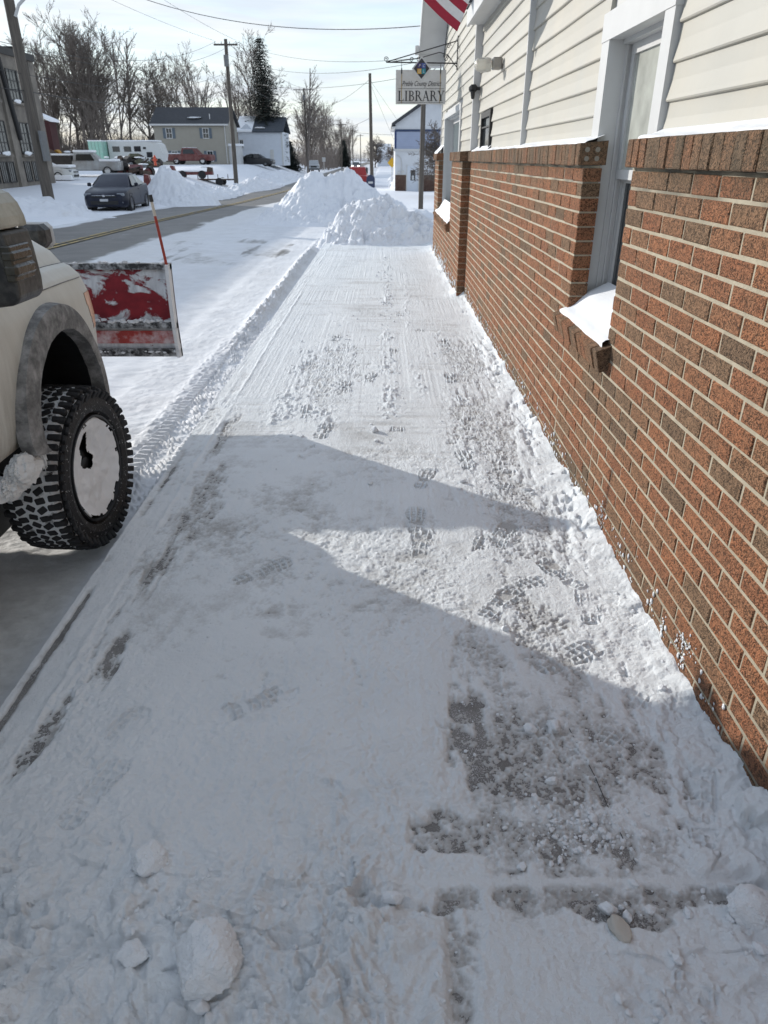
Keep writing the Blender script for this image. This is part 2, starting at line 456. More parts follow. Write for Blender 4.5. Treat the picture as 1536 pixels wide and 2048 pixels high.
# street: asphalt with a cleared lane, packed snow in the parking lane, tyre prints by the kerb
phi = np.linspace(math.atan(1.84 / 1.15), math.atan(1.84 / 420), 1150)
ys = 1.84 / np.tan(phi)
xs = np.concatenate([np.arange(-10.95, -6.0, 0.14), np.arange(-6.0, -2.3, 0.045), np.arange(-2.3, -1.326, 0.010), [-1.324]])
SX, SY = np.meshgrid(xs, ys)
n1_ = fbm(SX, SY * 0.35, 0.9, 5, 11); n2_ = fbm(SX, SY * 0.5, 3.0, 4, 12)
cl = sstep(-10.35, -9.75, SX + (n1_ - .5) * 1.4) * (1 - sstep(-6.15, -5.35, SX + (n1_ - .5) * 1.5))      # cleared lanes
snowy = 1 - cl * (0.92 - 0.25 * sstep(.5, .75, n2_))
patch = sstep(.57, .72, fbm(SX, SY * 0.45, 0.75, 5, 21)) * sstep(6.5, 9, SY) * (1 - sstep(19, 24, SY)) * sstep(-5.5, -4.6, SX) * (1 - sstep(-2.3, -1.9, SX))
strk_ = sstep(.54, .72, fbm(SX * 4.0, SY * .22, 1.0, 5, 23)) * sstep(5.5, 8, SY) * (1 - sstep(26, 34, SY)) * sstep(-5.8, -5.0, SX) * (1 - sstep(-2.0, -1.8, SX))
snowy = np.clip(snowy - 0.42 * patch - .30 * strk_, 0, 1)
dirt = np.clip(0.85 * (1 - sstep(2.55, 3.5, SY + (n1_ - .5) * .8)) * (1 - sstep(-1.52, -1.40, SX)) + 0.5 * sstep(-6.8, -5.8, SX) * (1 - sstep(-5.0, -4.2, SX)) * n1_ + .25 * patch, 0, 0.95)
SZ = -0.145 + dip(SY) + 0.04 * (1 - ((SX + 7.7) / 3.2) ** 2).clip(-1.5, 1) * 0.5
SZ = SZ + (1 - cl) * 0.012 + (fbm(SX, SY, 2.0, 4, 13) - .5) * 0.03 * (1 - cl) + (fbm(SX, SY, 14, 4, 14) - .5) * 0.018 * (1 - cl)
# tyre lanes in the packed snow
for xc in (-3.9, -3.1, -2.45):
    lane = np.exp(-((SX - xc - 0.05 * np.sin(SY * .4)) / 0.11) ** 2); SZ = SZ - lane * 0.012
# knobbly prints of the truck tyre beside the kerb
tr = sstep(-1.735, -1.715, SX) * (1 - sstep(-1.385, -1.365, SX)) * sstep(3.55, 3.8, SY) * (1 - sstep(8.2, 10.0, SY))
u_ = (SX + 1.55) / 0.17
row = np.abs(((SY + 0.018 * np.sign(u_) + 0.03 * np.abs(u_)) / 0.078) % 1 - 0.5) * 2
edge = (np.abs(u_) > .52)
lug = np.where(edge, sstep(.35, .6, row), sstep(.45, .7, np.abs(((SY * 0.8 + SX * 1.3) / 0.055) % 1 - .5) * 2) * sstep(.35, .7, fbm(SX, SY, 16, 3, 5)))
SZ = SZ + tr * (lug * 0.030 - 0.012 + (fbm(SX, SY, 30, 3, 6) - .5) * .008)
# crumbly windrow left along the gutter
wl, wv = worley(SX, SY, 9.0, 41); wl2, wv2 = worley(SX, SY, 24.0, 42)
xc = -1.64 + 0.05 * (fbm(SY, SY * 0, 0.5, 3, 9) - .5)
ridge = np.exp(-((SX - xc) / 0.10) ** 2) * sstep(6.2, 10.0, SY) * (1 - sstep(17.5, 21, SY))
SZ = SZ + ridge * (0.055 + 0.06 * wl * wv + 0.04 * wl2 * wv2)
ridge2 = np.exp(-((SX + 1.79 + .06 * (n1_ - .5)) / 0.06) ** 2) * sstep(3.6, 4.2, SY) * (1 - sstep(7, 9, SY))
SZ = SZ + ridge2 * (0.012 + .02 * wl2 * wv2)
ridge3 = np.exp(-((SX + 1.365) / 0.035) ** 2) * (1 - sstep(8, 11, SY))
SZ = SZ + ridge3 * (1 - .6 * sstep(3.2, 4.2, SY)) * (0.028 + 0.035 * wl2 * wv2 + .03 * n2_) * (0.55 + .45 * sstep(1.8, 2.4, SY))
foot_tyre = np.exp(-(((SX + 1.62) / .34) ** 2 + ((SY - 3.3) / .5) ** 2))
SZ = SZ - foot_tyre * .012
tag(grid_mesh('road', SX, SY, SZ, M['street'], attrs={'snowy': snowy, 'dirt': dirt}), kind='structure')
def yellow():
    t = NT('worn_yellow_paint'); p = t.pos()
    w = t.ramp(t.noise(p, 5.0, 6, 0.7), 0.40, 0.60, 0.0, 1.0)
    t.col(t.mix(w, (0.17, 0.16, 0.145), (0.50, 0.36, 0.12))); t.rough(0.7); return t.m
mb = MB(); ly = list(np.linspace(14, 60, 47)) + list(np.linspace(65, 400, 60))
def roadz(x, y): return -0.145 + float(dip(y)) + 0.02 * max(-1.5, min(1, 1 - ((x + 7.7) / 3.2) ** 2))
for xa in (-7.86, -7.63):
    for a, b in zip(ly[:-1], ly[1:]):
        mb.quad((xa, a, roadz(xa, a) + .02), (xa + .12, a, roadz(xa, a) + .02), (xa + .12, b, roadz(xa, b) + .02), (xa, b, roadz(xa, b) + .02))
tag(mb.build('road_marking', yellow(), fix=False), kind='structure')

# sidewalk: concrete slabs with open joints, a kerb, and the trampled snow lying on them
sw = bpy.data.objects.new('sidewalk', None); COL.objects.link(sw); tag(sw, kind='structure')
jy = [-1.9, -0.35, 1.165, 2.68, 4.2, 5.72, 7.24, 8.76, 10.28, 11.8, 13.32, 14.84, 16.36, 17.9]
for a, b in zip(jy[:-1], jy[1:]):
    for xa, xb in ((-1.085, -0.02), (-0.008, 1.13)):
        m_ = MB(); m_.bevbox(xa, xb, a + .006, b - .006, -0.16, 0.0 + random.uniform(-.0015, .0015), 0.006); m_.build('slab', M['concrete'], sw)
for a, b in zip(jy[:-1:2], jy[2::2]):
    m_ = MB(); m_.bevbox(-1.325, -1.095, a + .004, b - .004, -0.3, 0.001, 0.012); m_.build('kerb_stone', M['concrete'], sw)

phi = np.linspace(math.atan(1.7 / 0.74), math.atan(1.7 / 17.3), 940)
ys = 1.7 / np.tan(phi); xs = np.concatenate([np.linspace(-1.322, 1.072, 640)])
X, Y = np.meshgrid(xs, ys)
big = fbm(X, Y, 1.1, 4, 101); med = fbm(X, Y, 5.0, 4, 102); fin = fbm(X, Y, 26.0, 4, 103); vfin = fbm(X, Y, 90.0, 3, 104)
tram = sstep(.42, .62, fbm(X, Y, 1.7, 4, 105))
far_ = sstep(2.8, 5.5, Y)
T = 0.0095 + (big - .5) * .012 + (med - .5) * .010 * (1 - .4 * far_)
T += (fin - .5) * (.0045 + .007 * tram) * (1 - .55 * far_) + (vfin - .5) * (.0035 + .004 * tram) * (1 - .4 * far_)
T += (vnoise(X * 1.3, Y * 38, 7) - .5) * .005 * far_ + (vnoise(X * 3.1, Y * 17 + X * 2, 8) - .5) * .004 * far_
T += (vnoise(X * 55, Y * .5, 9) - .5) * .0035 * sstep(.3, .6, big)
c1, v1 = worley(X, Y, 20.0, 51); c2, v2 = worley(X, Y, 48.0, 52); c0, v0 = worley(X, Y, 9.0, 53)
def rowmask(xc, w, y0, y1): return np.exp(-((X - xc - .06 * (fbm(Y, Y * 0 + xc, .8, 3, 3) - .5) * 2) / w) ** 2) * sstep(y0, y0 + .8, Y) * (1 - sstep(y1 - 2, y1, Y))
rows = rowmask(.60, .10, 2.6, 9) * .6 + rowmask(.03, .07, 4.4, 15) + rowmask(-.45, .13, 3.6, 9) + .8 * rowmask(-.75, .12, 3.8, 8) + .6 * rowmask(.3, .06, 5, 14)
rows *= sstep(.40, .62, fbm(X, Y, 2.4, 4, 61))
T += .7 * rows * (c1 * sstep(.45, .9, v1) * .024 + c2 * sstep(.4, .9, v2) * .012 + (fin - .5) * .012)
# soft loose snow nearest the camera, left, and lumps on the right
wx_ = X + .10 * (fbm(X, Y, 7.0, 3, 111) - .5); wy_ = Y + .10 * (fbm(X, Y, 7.0, 3, 112) - .5)
k0, q0 = worley(wx_, wy_, 10.0, 113); k1, q1 = worley(wx_ * 1.0 + .03 * (fin - .5), wy_, 22.0, 114)
rid = 1 - np.abs(fbm(wx_, wy_, 9.0, 4, 115) - .5) * 2; rid2 = 1 - np.abs(fbm(wx_, wy_, 24.0, 4, 116) - .5) * 2
soft = (1 - sstep(.98, 1.40, Y + .25 * (big - .5) + .30 * sstep(-.15, .55, X))) * (1 - .90 * sstep(-.08, .12, X) * (1 - sstep(.42, .6, X + .1 * (med - .5))))
softL = (1 - sstep(1.5, 2.3, Y + (big - .5))) * (1 - sstep(.1, .35, X + .25 * (med - .5)))
T += softL * (.012 + .016 * (med - .5) + .010 * (rid2 - .7))
T += soft * (.020 + .050 * k0 * sstep(.35, 1, q0) + .016 * k1 * sstep(.5, 1, q1) + .035 * (rid - .75) + .022 * (rid2 - .75) + .03 * (med - .5) + .010 * (fin - .5))
right = sstep(.70, .98, X + .15 * (med - .5)) * (1 - sstep(1.35, 2.2, Y))
T += right * (.014 + .040 * k0 * sstep(.45, 1, q0) + .03 * (rid - .75) + .014 * (rid2 - .75))
# drift against the wall foot
wd = np.where(Y < 9.70, 1.072, .975) - X
bh = .024 + .042 * fbm(Y, Y * 0, 2.2, 4, 71) * (1 + .4 * sstep(4, 8, Y))
berm = bh * np.exp(-np.clip(wd, 0, 9) / (.065 + .05 * fbm(Y, Y * 0 + 4, 1.6, 3, 72)))
T += berm * (.95 + .9 * (med - .5) + .25 * (fin - .5) + .45 * c0 * (v0 > .65))
# scraped places where the slab shows through a speckle of snow
st1 = fbm(X * 5, Y * 1.1, 5.0, 4, 81); st2 = fbm(X * 2.2, Y * 2.2, 9.0, 5, 82); sp = fbm(X, Y, 110.0, 3, 83); sp2 = fbm(X, Y, 38.0, 4, 84)
def bare(cx, cy, rx, ry, level, rot=0.0, streak=.5):
    """thin the snow towards a speckled film; level is the mean film in metres at the centre"""
    global T
    a = X - cx; b = Y - cy; ca, sa = math.cos(rot), math.sin(rot)
    d = np.sqrt(((a * ca + b * sa) / rx) ** 2 + ((-a * sa + b * ca) / ry) ** 2)
    nz_ = (st1 * streak + st2 * (1 - streak)) - .5
    w = 1 - sstep(.45, 1.15, d + nz_ * 1.9)
    film = level + nz_ * .012 + (sp - .5) * .012 + (sp2 - .5) * .012
    T = T * (1 - w) + w * film
bare(.43, 1.62, .26, .38, -.0005, .35); bare(.30, 1.86, .10, .10, -.002); bare(.68, 1.66, .30, .28, .0030); bare(.45, 1.34, .42, .13, .0025, 0, .2)
bare(.55, 1.15, .62, .050, .0012, 0, .2); bare(.60, 1.105, .13, .028, -.002, -.2); bare(.19, .95, .050, .26, .0042, -.12)
bare(.62, 2.25, .16, .45, .0048, .15); bare(.38, 2.08, .12, .32, .0046, .3)
bare(-1.05, 2.10, .06, .26, -.002, -.12, .9); bare(-1.06, 2.70, .055, .38, -.001, -.05, .9); bare(-1.00, 3.45, .10, .55, .0025, 0, .8); bare(-1.08, 4.5, .05, .45, .0020, 0, .9); bare(-1.12, 1.72, .07, .26, .0005, -.1, .9)
bare(.74, 3.35, .26, .6, .0058); bare(.72, 4.7, .28, .9, .0056); bare(.76, 6.4, .26, 1.1, .0062); bare(-.45, 6.2, .3, 1.2, .0075)
scm = sstep(.36, .58, fbm(X, Y, 2.4, 4, 121)) * (1 - .88 * far_) * .9
T += scm * (1 - .5 * sstep(-.1, .3, X)) * (1 - .55 * sstep(1.8, 2.6, Y)) * ((rid - .78) * .012 + (rid2 - .78) * .013)
# snow filling the slab joint: a smooth pale band
jb = np.exp(-((Y - 1.200) / .014) ** 2) * sstep(.0, .08, X) * (1 - sstep(.93, .99, X))
T = T * (1 - .9 * jb) + .9 * jb * (.010 + .002 * (fin - .5))
# footprints with lugged soles
def boot(cx, cy, ang, L=.30, W=.11, depth=.011, seed=0):
    ca, sa = math.cos(ang), math.sin(ang)
    mrow = np.where((ys > cy - .35) & (ys < cy + .35))[0]; mcol = np.where((xs > cx - .3) & (xs < cx + .3))[0]
    if len(mrow) < 4 or len(mcol) < 4: return
    s_ = np.s_[mrow[0]:mrow[-1] + 1, mcol[0]:mcol[-1] + 1]
    wa = .030 * (fbm(X[s_], Y[s_], 8, 3, 500 + seed) - .5); wb = .030 * (fbm(X[s_], Y[s_], 8, 3, 530 + seed) - .5)
    a = (X[s_] - cx) * ca + (Y[s_] - cy) * sa + wa; b = -(X[s_] - cx) * sa + (Y[s_] - cy) * ca + wb
    half = W / 2 * (1 - .22 * np.exp(-((a + .03) / .05) ** 2)) * (.86 + .14 * sstep(-.05, .08, a))
    d = np.maximum(np.abs(b) - half, np.abs(a) - L / 2)
    e = (np.abs(a) / (L / 2)) ** 4 + (np.abs(b) / half) ** 4
    ins = 1 - sstep(.80, 1.02, e); rim = np.exp(-((e - 1.12) / .16) ** 2)
    nz = fbm(X[s_], Y[s_], 22, 3, 300 + seed)
    part = sstep(.30, .52, fbm(X[s_], Y[s_], 9, 3, 400 + seed) + .12 * (1 - seed % 3))
    g1 = np.abs(((a + .25 * np.abs(b)) / .030) % 1 - .5) * 2; g2 = np.abs((b / .030) % 1 - .5) * 2
    lugs = np.maximum(sstep(.62, .86, g1), sstep(.66, .88, g2))
    lugs *= sstep(.30, .50, nz)
    gap = (np.abs(a + .055) < .012)
    ins = ins * part
    Tn = -depth * .55 + depth * 1.25 * lugs
    T[s_] = np.maximum(T[s_] * (1 - .2 * ins) + ins * np.where(gap, .002, Tn) + rim * part * .006 * sstep(.40, .7, nz), np.minimum(T[s_], .0008))
pr = [(.18, 3.0, 1.5), (.17, 3.25, 1.5), (.58, 2.6, .5), (.50, 2.5, .9), (.87, 2.46, 1.4), (.47, 2.95, 1.2), (.80, 2.72, 2.0), (.58, 1.66, 1.9), (.81, 1.80, .9), (.24, 3.78, 1.3), (.72, 4.01, 1.4), (.72, 3.78, 1.3), (-.32, 5.65, 1.6), (-.12, 5.9, 1.5), (.33, 5.45, 1.4), (.51, 4.07, 1.6), (.08, 4.54, 1.5), (-.88, 1.70, 1.1), (-.86, 1.48, 1.3), (-.43, 1.87, .6), (.74, 1.02, 1.2), (.57, 5.9, 1.5), (.70, 2.12, .5), (.86, 2.05, 1.5), (.10, 6.8, 1.5), (.62, 7.2, 1.5), (.38, 7.7, 1.5), (-.5, 7.4, 1.5), (.2, 8.7, 1.5), (.66, 8.9, 1.5), (-.42, 4.6, 1.4), (-.58, 5.0, 1.6), (-.5, 4.2, 1.5), (-.72, 6.3, 1.6), (.60, 4.75, 1.5), (.62, 5.25, 1.6), (.60, 3.1, 1.1), (-.25, 1.45, .4), (-.70, 3.2, 1.3), (-.55, 2.75, .7), (.92, 1.42, 1.2)]
for i, (a, b, c) in enumerate(pr): boot(a, b, c, random.uniform(.27, .31), random.uniform(.10, .115), random.uniform(.008, .013), i)
# kerb stone: a smooth strip, a thin ridge beside it and a dark scraped line along its edge
ktop = 1 - sstep(-1.175, -1.160, X + .012 * (fbm(Y, Y * 0, 1.3, 3, 96) - .5))
strk = fbm(X * 28, Y * 1.2, 1.0, 4, 93)
kz = .010 + .010 * (med - .5) + .010 * (fin - .5) + .008 * (strk - .5) + .010 * (rid2 - .78) * sstep(.45, .65, fbm(X, Y, 1.6, 3, 97))
kz = kz - .016 * np.exp(-((X + 1.285) / .016) ** 2) * sstep(.40, .60, fbm(Y, X, 1.8, 4, 92)) * (1 - sstep(3.2, 5, Y))
T = T * (1 - ktop) + ktop * kz
T += .012 * np.exp(-((X + 1.165 + .02 * (fbm(Y, Y * 0, 2.2, 3, 98) - .5)) / .014) ** 2) * fin * sstep(.40, .62, fbm(Y, Y * 0, 1.1, 4, 99))
T = np.clip(T, -.006, .2)
tag(grid_mesh('sidewalk_snow', X, Y, T, M['walk_snow'], attrs={'thick': T}), 'trampled thin snow covering the sidewalk slabs', 'snow', kind='stuff')
# side of the snow at the kerb
def walk_z(x, y):
    i = int(np.abs(ys - y).argmin()); j = int(np.abs(xs - x).argmin()); return float(max(T[i, j], 0))

# ------------------------------------------------------------------ piles of ploughed snow
def snow_pile(name, label, cx, cy, rx, ry, hh, rot=0.0, seed=0, res=140, peaks=None, group='ploughed snow piles', clod=1.0, mat='snow_pile', ang=1.0):
    s = np.linspace(-1.25, 1.25, res); A, B_ = np.meshgrid(s, s)
    ca, sa = math.cos(rot), math.sin(rot)
    x = cx + A * rx * ca - B_ * ry * sa; y = cy + A * rx * sa + B_ * ry * ca
    w = (fbm(x, y, .9 / max(rx, .5) * 2, 4, seed) - .5)
    r = np.sqrt(A ** 2 + B_ ** 2) + w * .45
    prof = np.clip(1 - r, 0, 1)
    prof = np.where(prof > 0, prof ** .85, 0) * 1.05
    if peaks:
        pk = 0
        for (a, b, wd_, hgt) in peaks: pk = np.maximum(pk, hgt * np.exp(-((A - a) ** 2 + (B_ - b) ** 2) / wd_ ** 2))
        prof = prof * .35 + pk * sstep(0, .25, 1.08 - r)
    z = hh * np.clip(prof, 0, 1.25)
    rel = sstep(.0, .2, prof)
    c0_, v0_ = worley(x, y, 2.6, seed + 1); c1_, v1_ = worley(x, y, 6.0, seed + 2); c2_, v2_ = worley(x, y, 14.0, seed + 3)
    z += rel * clod * (.20 * c0_ * (v0_ - .3) + .12 * c1_ * v1_ + .055 * c2_ * v2_ + .12 * (np.abs(fbm(x, y, 1.5, 4, seed + 4) - .5) * 2) ) * min(1, hh)
    # furrows left by the blade
    z += rel * .05 * clod * np.sin((x * .8 + y * .5) * 3.1 + 4 * w) * min(1, hh)
    base = zg(x, y) + np.where((x > -10.8) & (x < -1.3), -.14, 0)
    zz = base + np.where(prof > 0, z, 0) - .06
    o = grid_mesh(name, x - cx, y - cy, zz, M[mat], keep=(r < 1.12))
    o.location = (cx, cy, 0)
    return tag(o, label, 'snow pile', group)
snow_pile('snow_pile', 'tall ridged snow pile on the street, in front of the red pickup', -1.55, 25.6, 2.95, 2.1, 1.18, 0.12, 3, 190, peaks=[(-.25, .05, .42, .92), (.05, .0, .38, 1.02), (.36, -.1, .32, .36), (-.6, -.1, .3, .36)], clod=.85)
snow_pile('snow_pile', 'clumpy snow heap ending the shovelled sidewalk, against the brick wall', 0.05, 17.4, 1.85, 1.5, .62, 0.0, 14, 220, peaks=[(-.22, .15, .46, 1.0), (.25, .0, .45, .70), (.70, -.2, .42, .55)], clod=1.9)
snow_pile('snow_pile', 'smooth tall snow pile beside the parked blue sedan', -10.5, 38.4, 2.5, 2.2, 1.22, 0.2, 25, 130, peaks=[(-.05, 0, .45, 1.0), (.4, -.1, .4, .55)], clod=.8)
snow_pile('snow_bank', 'low snow bank left of the parked blue sedan, round the leaning pole', -12.9, 27.4, 3.2, 1.5, .62, 0.1, 36, 90)
snow_pile('snow_bank', 'lumpy snow bank at the far road edge, below the utility trailer', -10.6, 47.0, 1.3, 8.5, .62, -.02, 47, 120)
snow_pile('snow_bank', 'long snow bank at the far road edge, before the beige house', -10.9, 66.0, 1.5, 11.0, .72, -.02, 58, 120)
snow_pile('snow_bank', 'snow bank before the white house and dark car', -12.2, 92.0, 2.0, 13.0, .9, 0, 69, 90)
snow_pile('snow_bank', 'distant snow bank along the road beyond the blue mailbox', 2.6, 86.0, 2.2, 9.0, 1.0, 0, 73, 90)
snow_pile('snow_bank', 'small snow heap on the lawn between pole and library corner', .9, 22.5, 1.3, 2.0, .42, 0, 80, 80)
snow_pile('snow_bank', 'snow bank curving round the far walk beside the blue mailbox', .9, 66.5, .5, 5.0, .6, 0, 84, 60)
# ================================================================== LIBRARY BUILDING
WX, FX = 1.07, 0.97                  # street faces of the near and far brick wainscot
JOG = 9.70; END = 14.85
W0, W1, SILL = 3.36, 4.18, 0.885     # near window opening
V0, V1, VS = 11.2, 13.9, 0.80        # far window opening
CP, CT = 0.0745, 1.662               # course pitch, underside of the cap
BL = 0.226                           # brick pitch along the wall
lib = thing('library_building', 'cream sided building with brick lower wall along the right of the sidewalk', 'building', (4.0, 7.0, 0))

wall = MB()
def mort(x0, x1, y0, y1, z0, z1): wall.box(x0, x1, y0, y1, z0, z1)
r_ = .0040
mort(WX + r_, 1.16, -2.0, W0 - r_, -.2, CT)
mort(WX + r_, 1.16, W0 - r_, W1 + r_, -.2, SILL - .10)
mort(WX + r_, 1.16, W1 + r_, JOG + .05, -.2, CT)
mort(FX + r_, 1.07, JOG + r_, V0 - r_, -.2, CT)
mort(FX + r_, 1.07, V0 - r_, V1 + r_, -.2, VS - .10)
mort(FX + r_, 1.07, V1 + r_, END - r_, -.2, CT)
wall_o = wall.build('brick_wall', M['mortar'], lib)

def brick_verts(L, H=CP - .0092, D=.10, b=.005, rnd=None):
    j = (lambda s: rnd.uniform(-s, s)) if rnd else (lambda s: 0)
    fr = [(0 + j(.0015), b, b), (0 + j(.0015), L - b, b), (0 + j(.0015), L - b, H - b), (0 + j(.0015), b, H - b)]
    md = [(b, 0 + j(.001), 0 + j(.001)), (b, L + j(.001), 0 + j(.001)), (b, L + j(.001), H + j(.001)), (b, 0 + j(.001), H + j(.001))]
    bk = [(D, 0, 0), (D, L, 0), (D, L, H), (D, 0, H)]
    vs = fr + md + bk
    fs = [(0, 3, 2, 1)]
    for a, c in ((0, 4), (4, 8)):
        for k in range(4): fs.append((a + k, a + (k + 1) % 4, c + (k + 1) % 4, c + k))
    return vs, fs
def tone_mesh(name, vs, fs, tones, mats):
    me = bpy.data.meshes.new(name); me.from_pydata(vs, [], fs)
    a = me.attributes.new('tone', 'FLOAT', 'POINT'); a.data.foreach_set('value', tones)
    for m in mats: me.materials.append(m)
    bm = bmesh.new(); bm.from_mesh(me); bmesh.ops.recalc_face_normals(bm, faces=bm.faces); bm.to_mesh(me); bm.free()
    return me
rb = random.Random(3)
def pick_tone():
    q = rb.random()
    return rb.uniform(.0, .24) if q < .22 else (rb.uniform(.24, .5) if q < .42 else rb.uniform(.5, 1.0))
TONES = [pick_tone() for _ in range(26)]
BH = CP - .0092; FULL = BL - .0092
full_me = []
for tn in TONES:
    vs, fs = brick_verts(FULL, rnd=rb); full_me.append(tone_mesh('brick', vs, fs, [tn] * len(vs), [M['brick']]))
bricks = []     # x, y, z, length
def lay(x, y0, y1, z_lo, anchor=0):
    k = 0
    while True:
        z = CT - .006 - (k + 1) * CP + .0092 / 2
        if z < -.06: break
        if z + BH <= z_lo + .012:
            off = (y0 if anchor == 0 else y1 + .0105) + (0 if (k % 2 == 0) else BL / 2)
            y = off + math.floor((y0 - off + 1e-6) / BL) * BL
            while y < y1:
                a = max(y, y0); b = min(y + FULL, y1)
                if b - a > .03: bricks.append((x, a, z, b - a))
                y += BL
        k += 1
lay(WX, -1.9, W0, 9, 1); lay(WX, W0 + .0105, W1 - .0105, SILL - .10); lay(WX, W1, JOG + .02, 9)
lay(FX, JOG, V0, 9); lay(FX, V0 + .0105, V1 - .0105, VS - .10); lay(FX, V1, END, 9)
def seen_size(b):
    zc = b[1] * .892 + (1.7 - b[2]) * .451
    if zc < .3: return 0
    u = 1400 * b[0] / zc
    return b[3] / zc ** 2 if u < 790 and b[2] > -.02 else 0
bricks.sort(key=lambda b: -seen_size(b))
near, rest = bricks[:300], bricks[300:]
Lo = chain_loc(lib)
for (x, y, z, L) in near:
    if abs(L - FULL) < 1e-4: me = rb.choice(full_me)
    else:
        vs, fs = brick_verts(L, rnd=rb); me = tone_mesh('brick', vs, fs, [pick_tone()] * len(vs), [M['brick']])
    o = bpy.data.objects.new('brick', me); COL.objects.link(o); o.parent = wall_o
    o.location = (x + rb.uniform(-.0012, .0015) - Lo.x, y - Lo.y, z + rb.uniform(-.001, .001) - Lo.z)
V_, F_, T_ = [], [], []
for (x, y, z, L) in rest:
    vs, fs = brick_verts(L); k = len(V_); tn = pick_tone(); dx = rb.uniform(-.001, .0015)
    V_ += [(p[0] + x + dx - Lo.x, p[1] + y - Lo.y, p[2] + z - Lo.z) for p in vs]; F_ += [tuple(i + k for i in f) for f in fs]; T_ += [tn] * len(vs)
o = link_mesh('brickwork', tone_mesh('brickwork', V_, F_, T_, [M['brick']]), M['brick'], wall_o); o['kind'] = 'stuff'

# cap and sills: bricks laid on edge
cap_h, cap_p = .105, .0785
cap_me = []
for i in range(12):
    tn = rb.uniform(0.0, .36) if rb.random() < .8 else rb.uniform(.4, .7)
    w = cap_p - .0035
    vs, fs = brick_verts(w, H=cap_h, D=.15, b=.004, rnd=rb)
    vs = [(p[0], p[1], p[2] + (.012 if (p[0] > .1 and p[2] > .05) else 0)) for p in vs]
    cap_me.append(tone_mesh('cap_brick', vs, fs, [tn] * len(vs), [M['brick']]))
def cap_run(x, y0, y1):
    n = max(1, round((y1 - y0) / cap_p)); st = (y1 - y0) / n
    for i in range(n):
        o = bpy.data.objects.new('cap_brick', rb.choice(cap_me)); COL.objects.link(o); o.parent = wall_o
        o.location = (x + rb.uniform(-.003, .003) - Lo.x, y0 + i * st + .003 - Lo.y, CT + rb.uniform(0, .004) - Lo.z)
cap_run(WX - .035, .2, W0); cap_run(WX - .035, W1, JOG); cap_run(FX - .035, JOG - .03, V0); cap_run(FX - .035, V1, END)
def sill_run(x, y0, y1, zt):
    n = round((y1 - y0) / cap_p); st = (y1 - y0) / n
    for i in range(n):
        o = bpy.data.objects.new('sill_brick', rb.choice(cap_me)); COL.objects.link(o); o.parent = wall_o
        o.location = (x + rb.uniform(-.004, .004) - Lo.x, y0 + i * st + .003 - Lo.y, zt - cap_h - Lo.z); o.rotation_euler = (0, R(-16), 0)
sill_run(WX - .045, W0 - .07, W1 + .06, SILL + .0); sill_run(FX - .045, V0 - .05, V1 + .06, VS + .02)
m_ = MB()
for x, a, b in ((WX, .2, W0 - .004), (WX, W1 + .004, JOG), (FX, JOG - .026, V0 - .004), (FX, V1 + .004, END - .004)): m_.box(x - .029, x + .10, a, b, CT + .002, CT + .097)
m_.build('cap_mortar', plain('stained_mortar', (.12, .105, .08), .9), wall_o)
# filled core holes in the end brick of the cap
mb = MB()
for dx, dz in ((.045, .035), (.10, .035), (.045, .078), (.10, .078)):
    mb.tube((WX - .035 + dx, W1 + .0015, CT + dz), (WX - .035 + dx, W1 - .001 + .003, CT + dz), .013, n=10)
mb.build('core_hole', plain('core_fill', (.22, .20, .17), .9), wall_o)

# ---- siding boards, one by one
EXP = .1355
def board(x, y0, y1, z, hgt=EXP):
    jx = rb.uniform(-.0012, .0012)
    m_ = MB()
    pr_ = [(x + .016, z - .004), (x - .003 + jx, z), (x - .006 + jx, z + .006), (x - .003, z + .02), (x + .006, z + hgt * .55), (x + .010, z + hgt + .002), (x + .03, z + hgt + .002), (x + .03, z - .004)]
    n = max(2, int((y1 - y0) / .5)); rings = []
    for i in range(n + 1):
        y = y0 + (y1 - y0) * i / n; s = .0022 * math.sin(y * 2.1 + z * 9) + .0015 * math.sin(y * 5.3 + z * 4)
        rings.append([(p[0] + s, y, p[1]) for p in pr_])
    m_.loft(rings); return m_.build('siding_board', M['siding'], lib)
AX, BX, CX = 1.165, 1.138, 1.075
T0, T1 = W0 - .02, W1 + .20          # outer edges of the window trim
z = 1.770
while z < 3.06:
    if z + EXP < 2.36 or z < 2.36:
        board(AX, -2.0, T0 - .012, z); board(AX, T1 + .012, 6.55, z)
    else: board(AX, -2.0, 6.55, z)
    z += EXP
z = 1.770
while z < 3.06:
    if z < 2.14: board(BX, 6.56, 8.45, z); board(BX, 9.27, 9.69, z)
    else: board(BX, 6.56, 9.69, z)
    z += EXP
z = 1.770
while z < 4.9:
    hw = 2.55 if z < 3.25 else max(.1, 2.55 * (1 - (z - 3.2) / 1.85))
    a, b = (9.72, 14.84) if z < 3.2 else (12.28 - hw, 12.28 + hw)
    if z < 2.36: board(CX, a, V0 - .11, z); board(CX, V1 + .11, b, z)
    else: board(CX, a, b, z)
    z += EXP
m_ = MB(); m_.box(AX + .03, 1.45, -2, T0 + .05, 1.64, 3.06); m_.box(AX + .03, 1.45, T1 - .05, 6.55, 1.64, 3.06); m_.box(AX + .03, 1.45, T0 + .05, T1 - .05, 2.30, 3.06)
m_.box(BX + .03, 1.45, 6.55, 9.7, 1.66, 3.06)
m_.box(CX + .03, 1.45, 9.73, V0 - .04, 1.64, 3.2); m_.box(CX + .03, 1.45, V1 + .04, END - .02, 1.64, 3.2); m_.box(CX + .03, 1.45, V0 - .04, V1 + .04, 2.34, 3.2)
m_.box(1.40, 8.0, -2.0, END - .02, -.2, 3.05)
m_.prism([(9.74, 3.2), (END - .02, 3.2), (12.28, 5.0)], 'x', CX + .03, 8.0)
m_.build('wall_core', M['soffit'], lib)
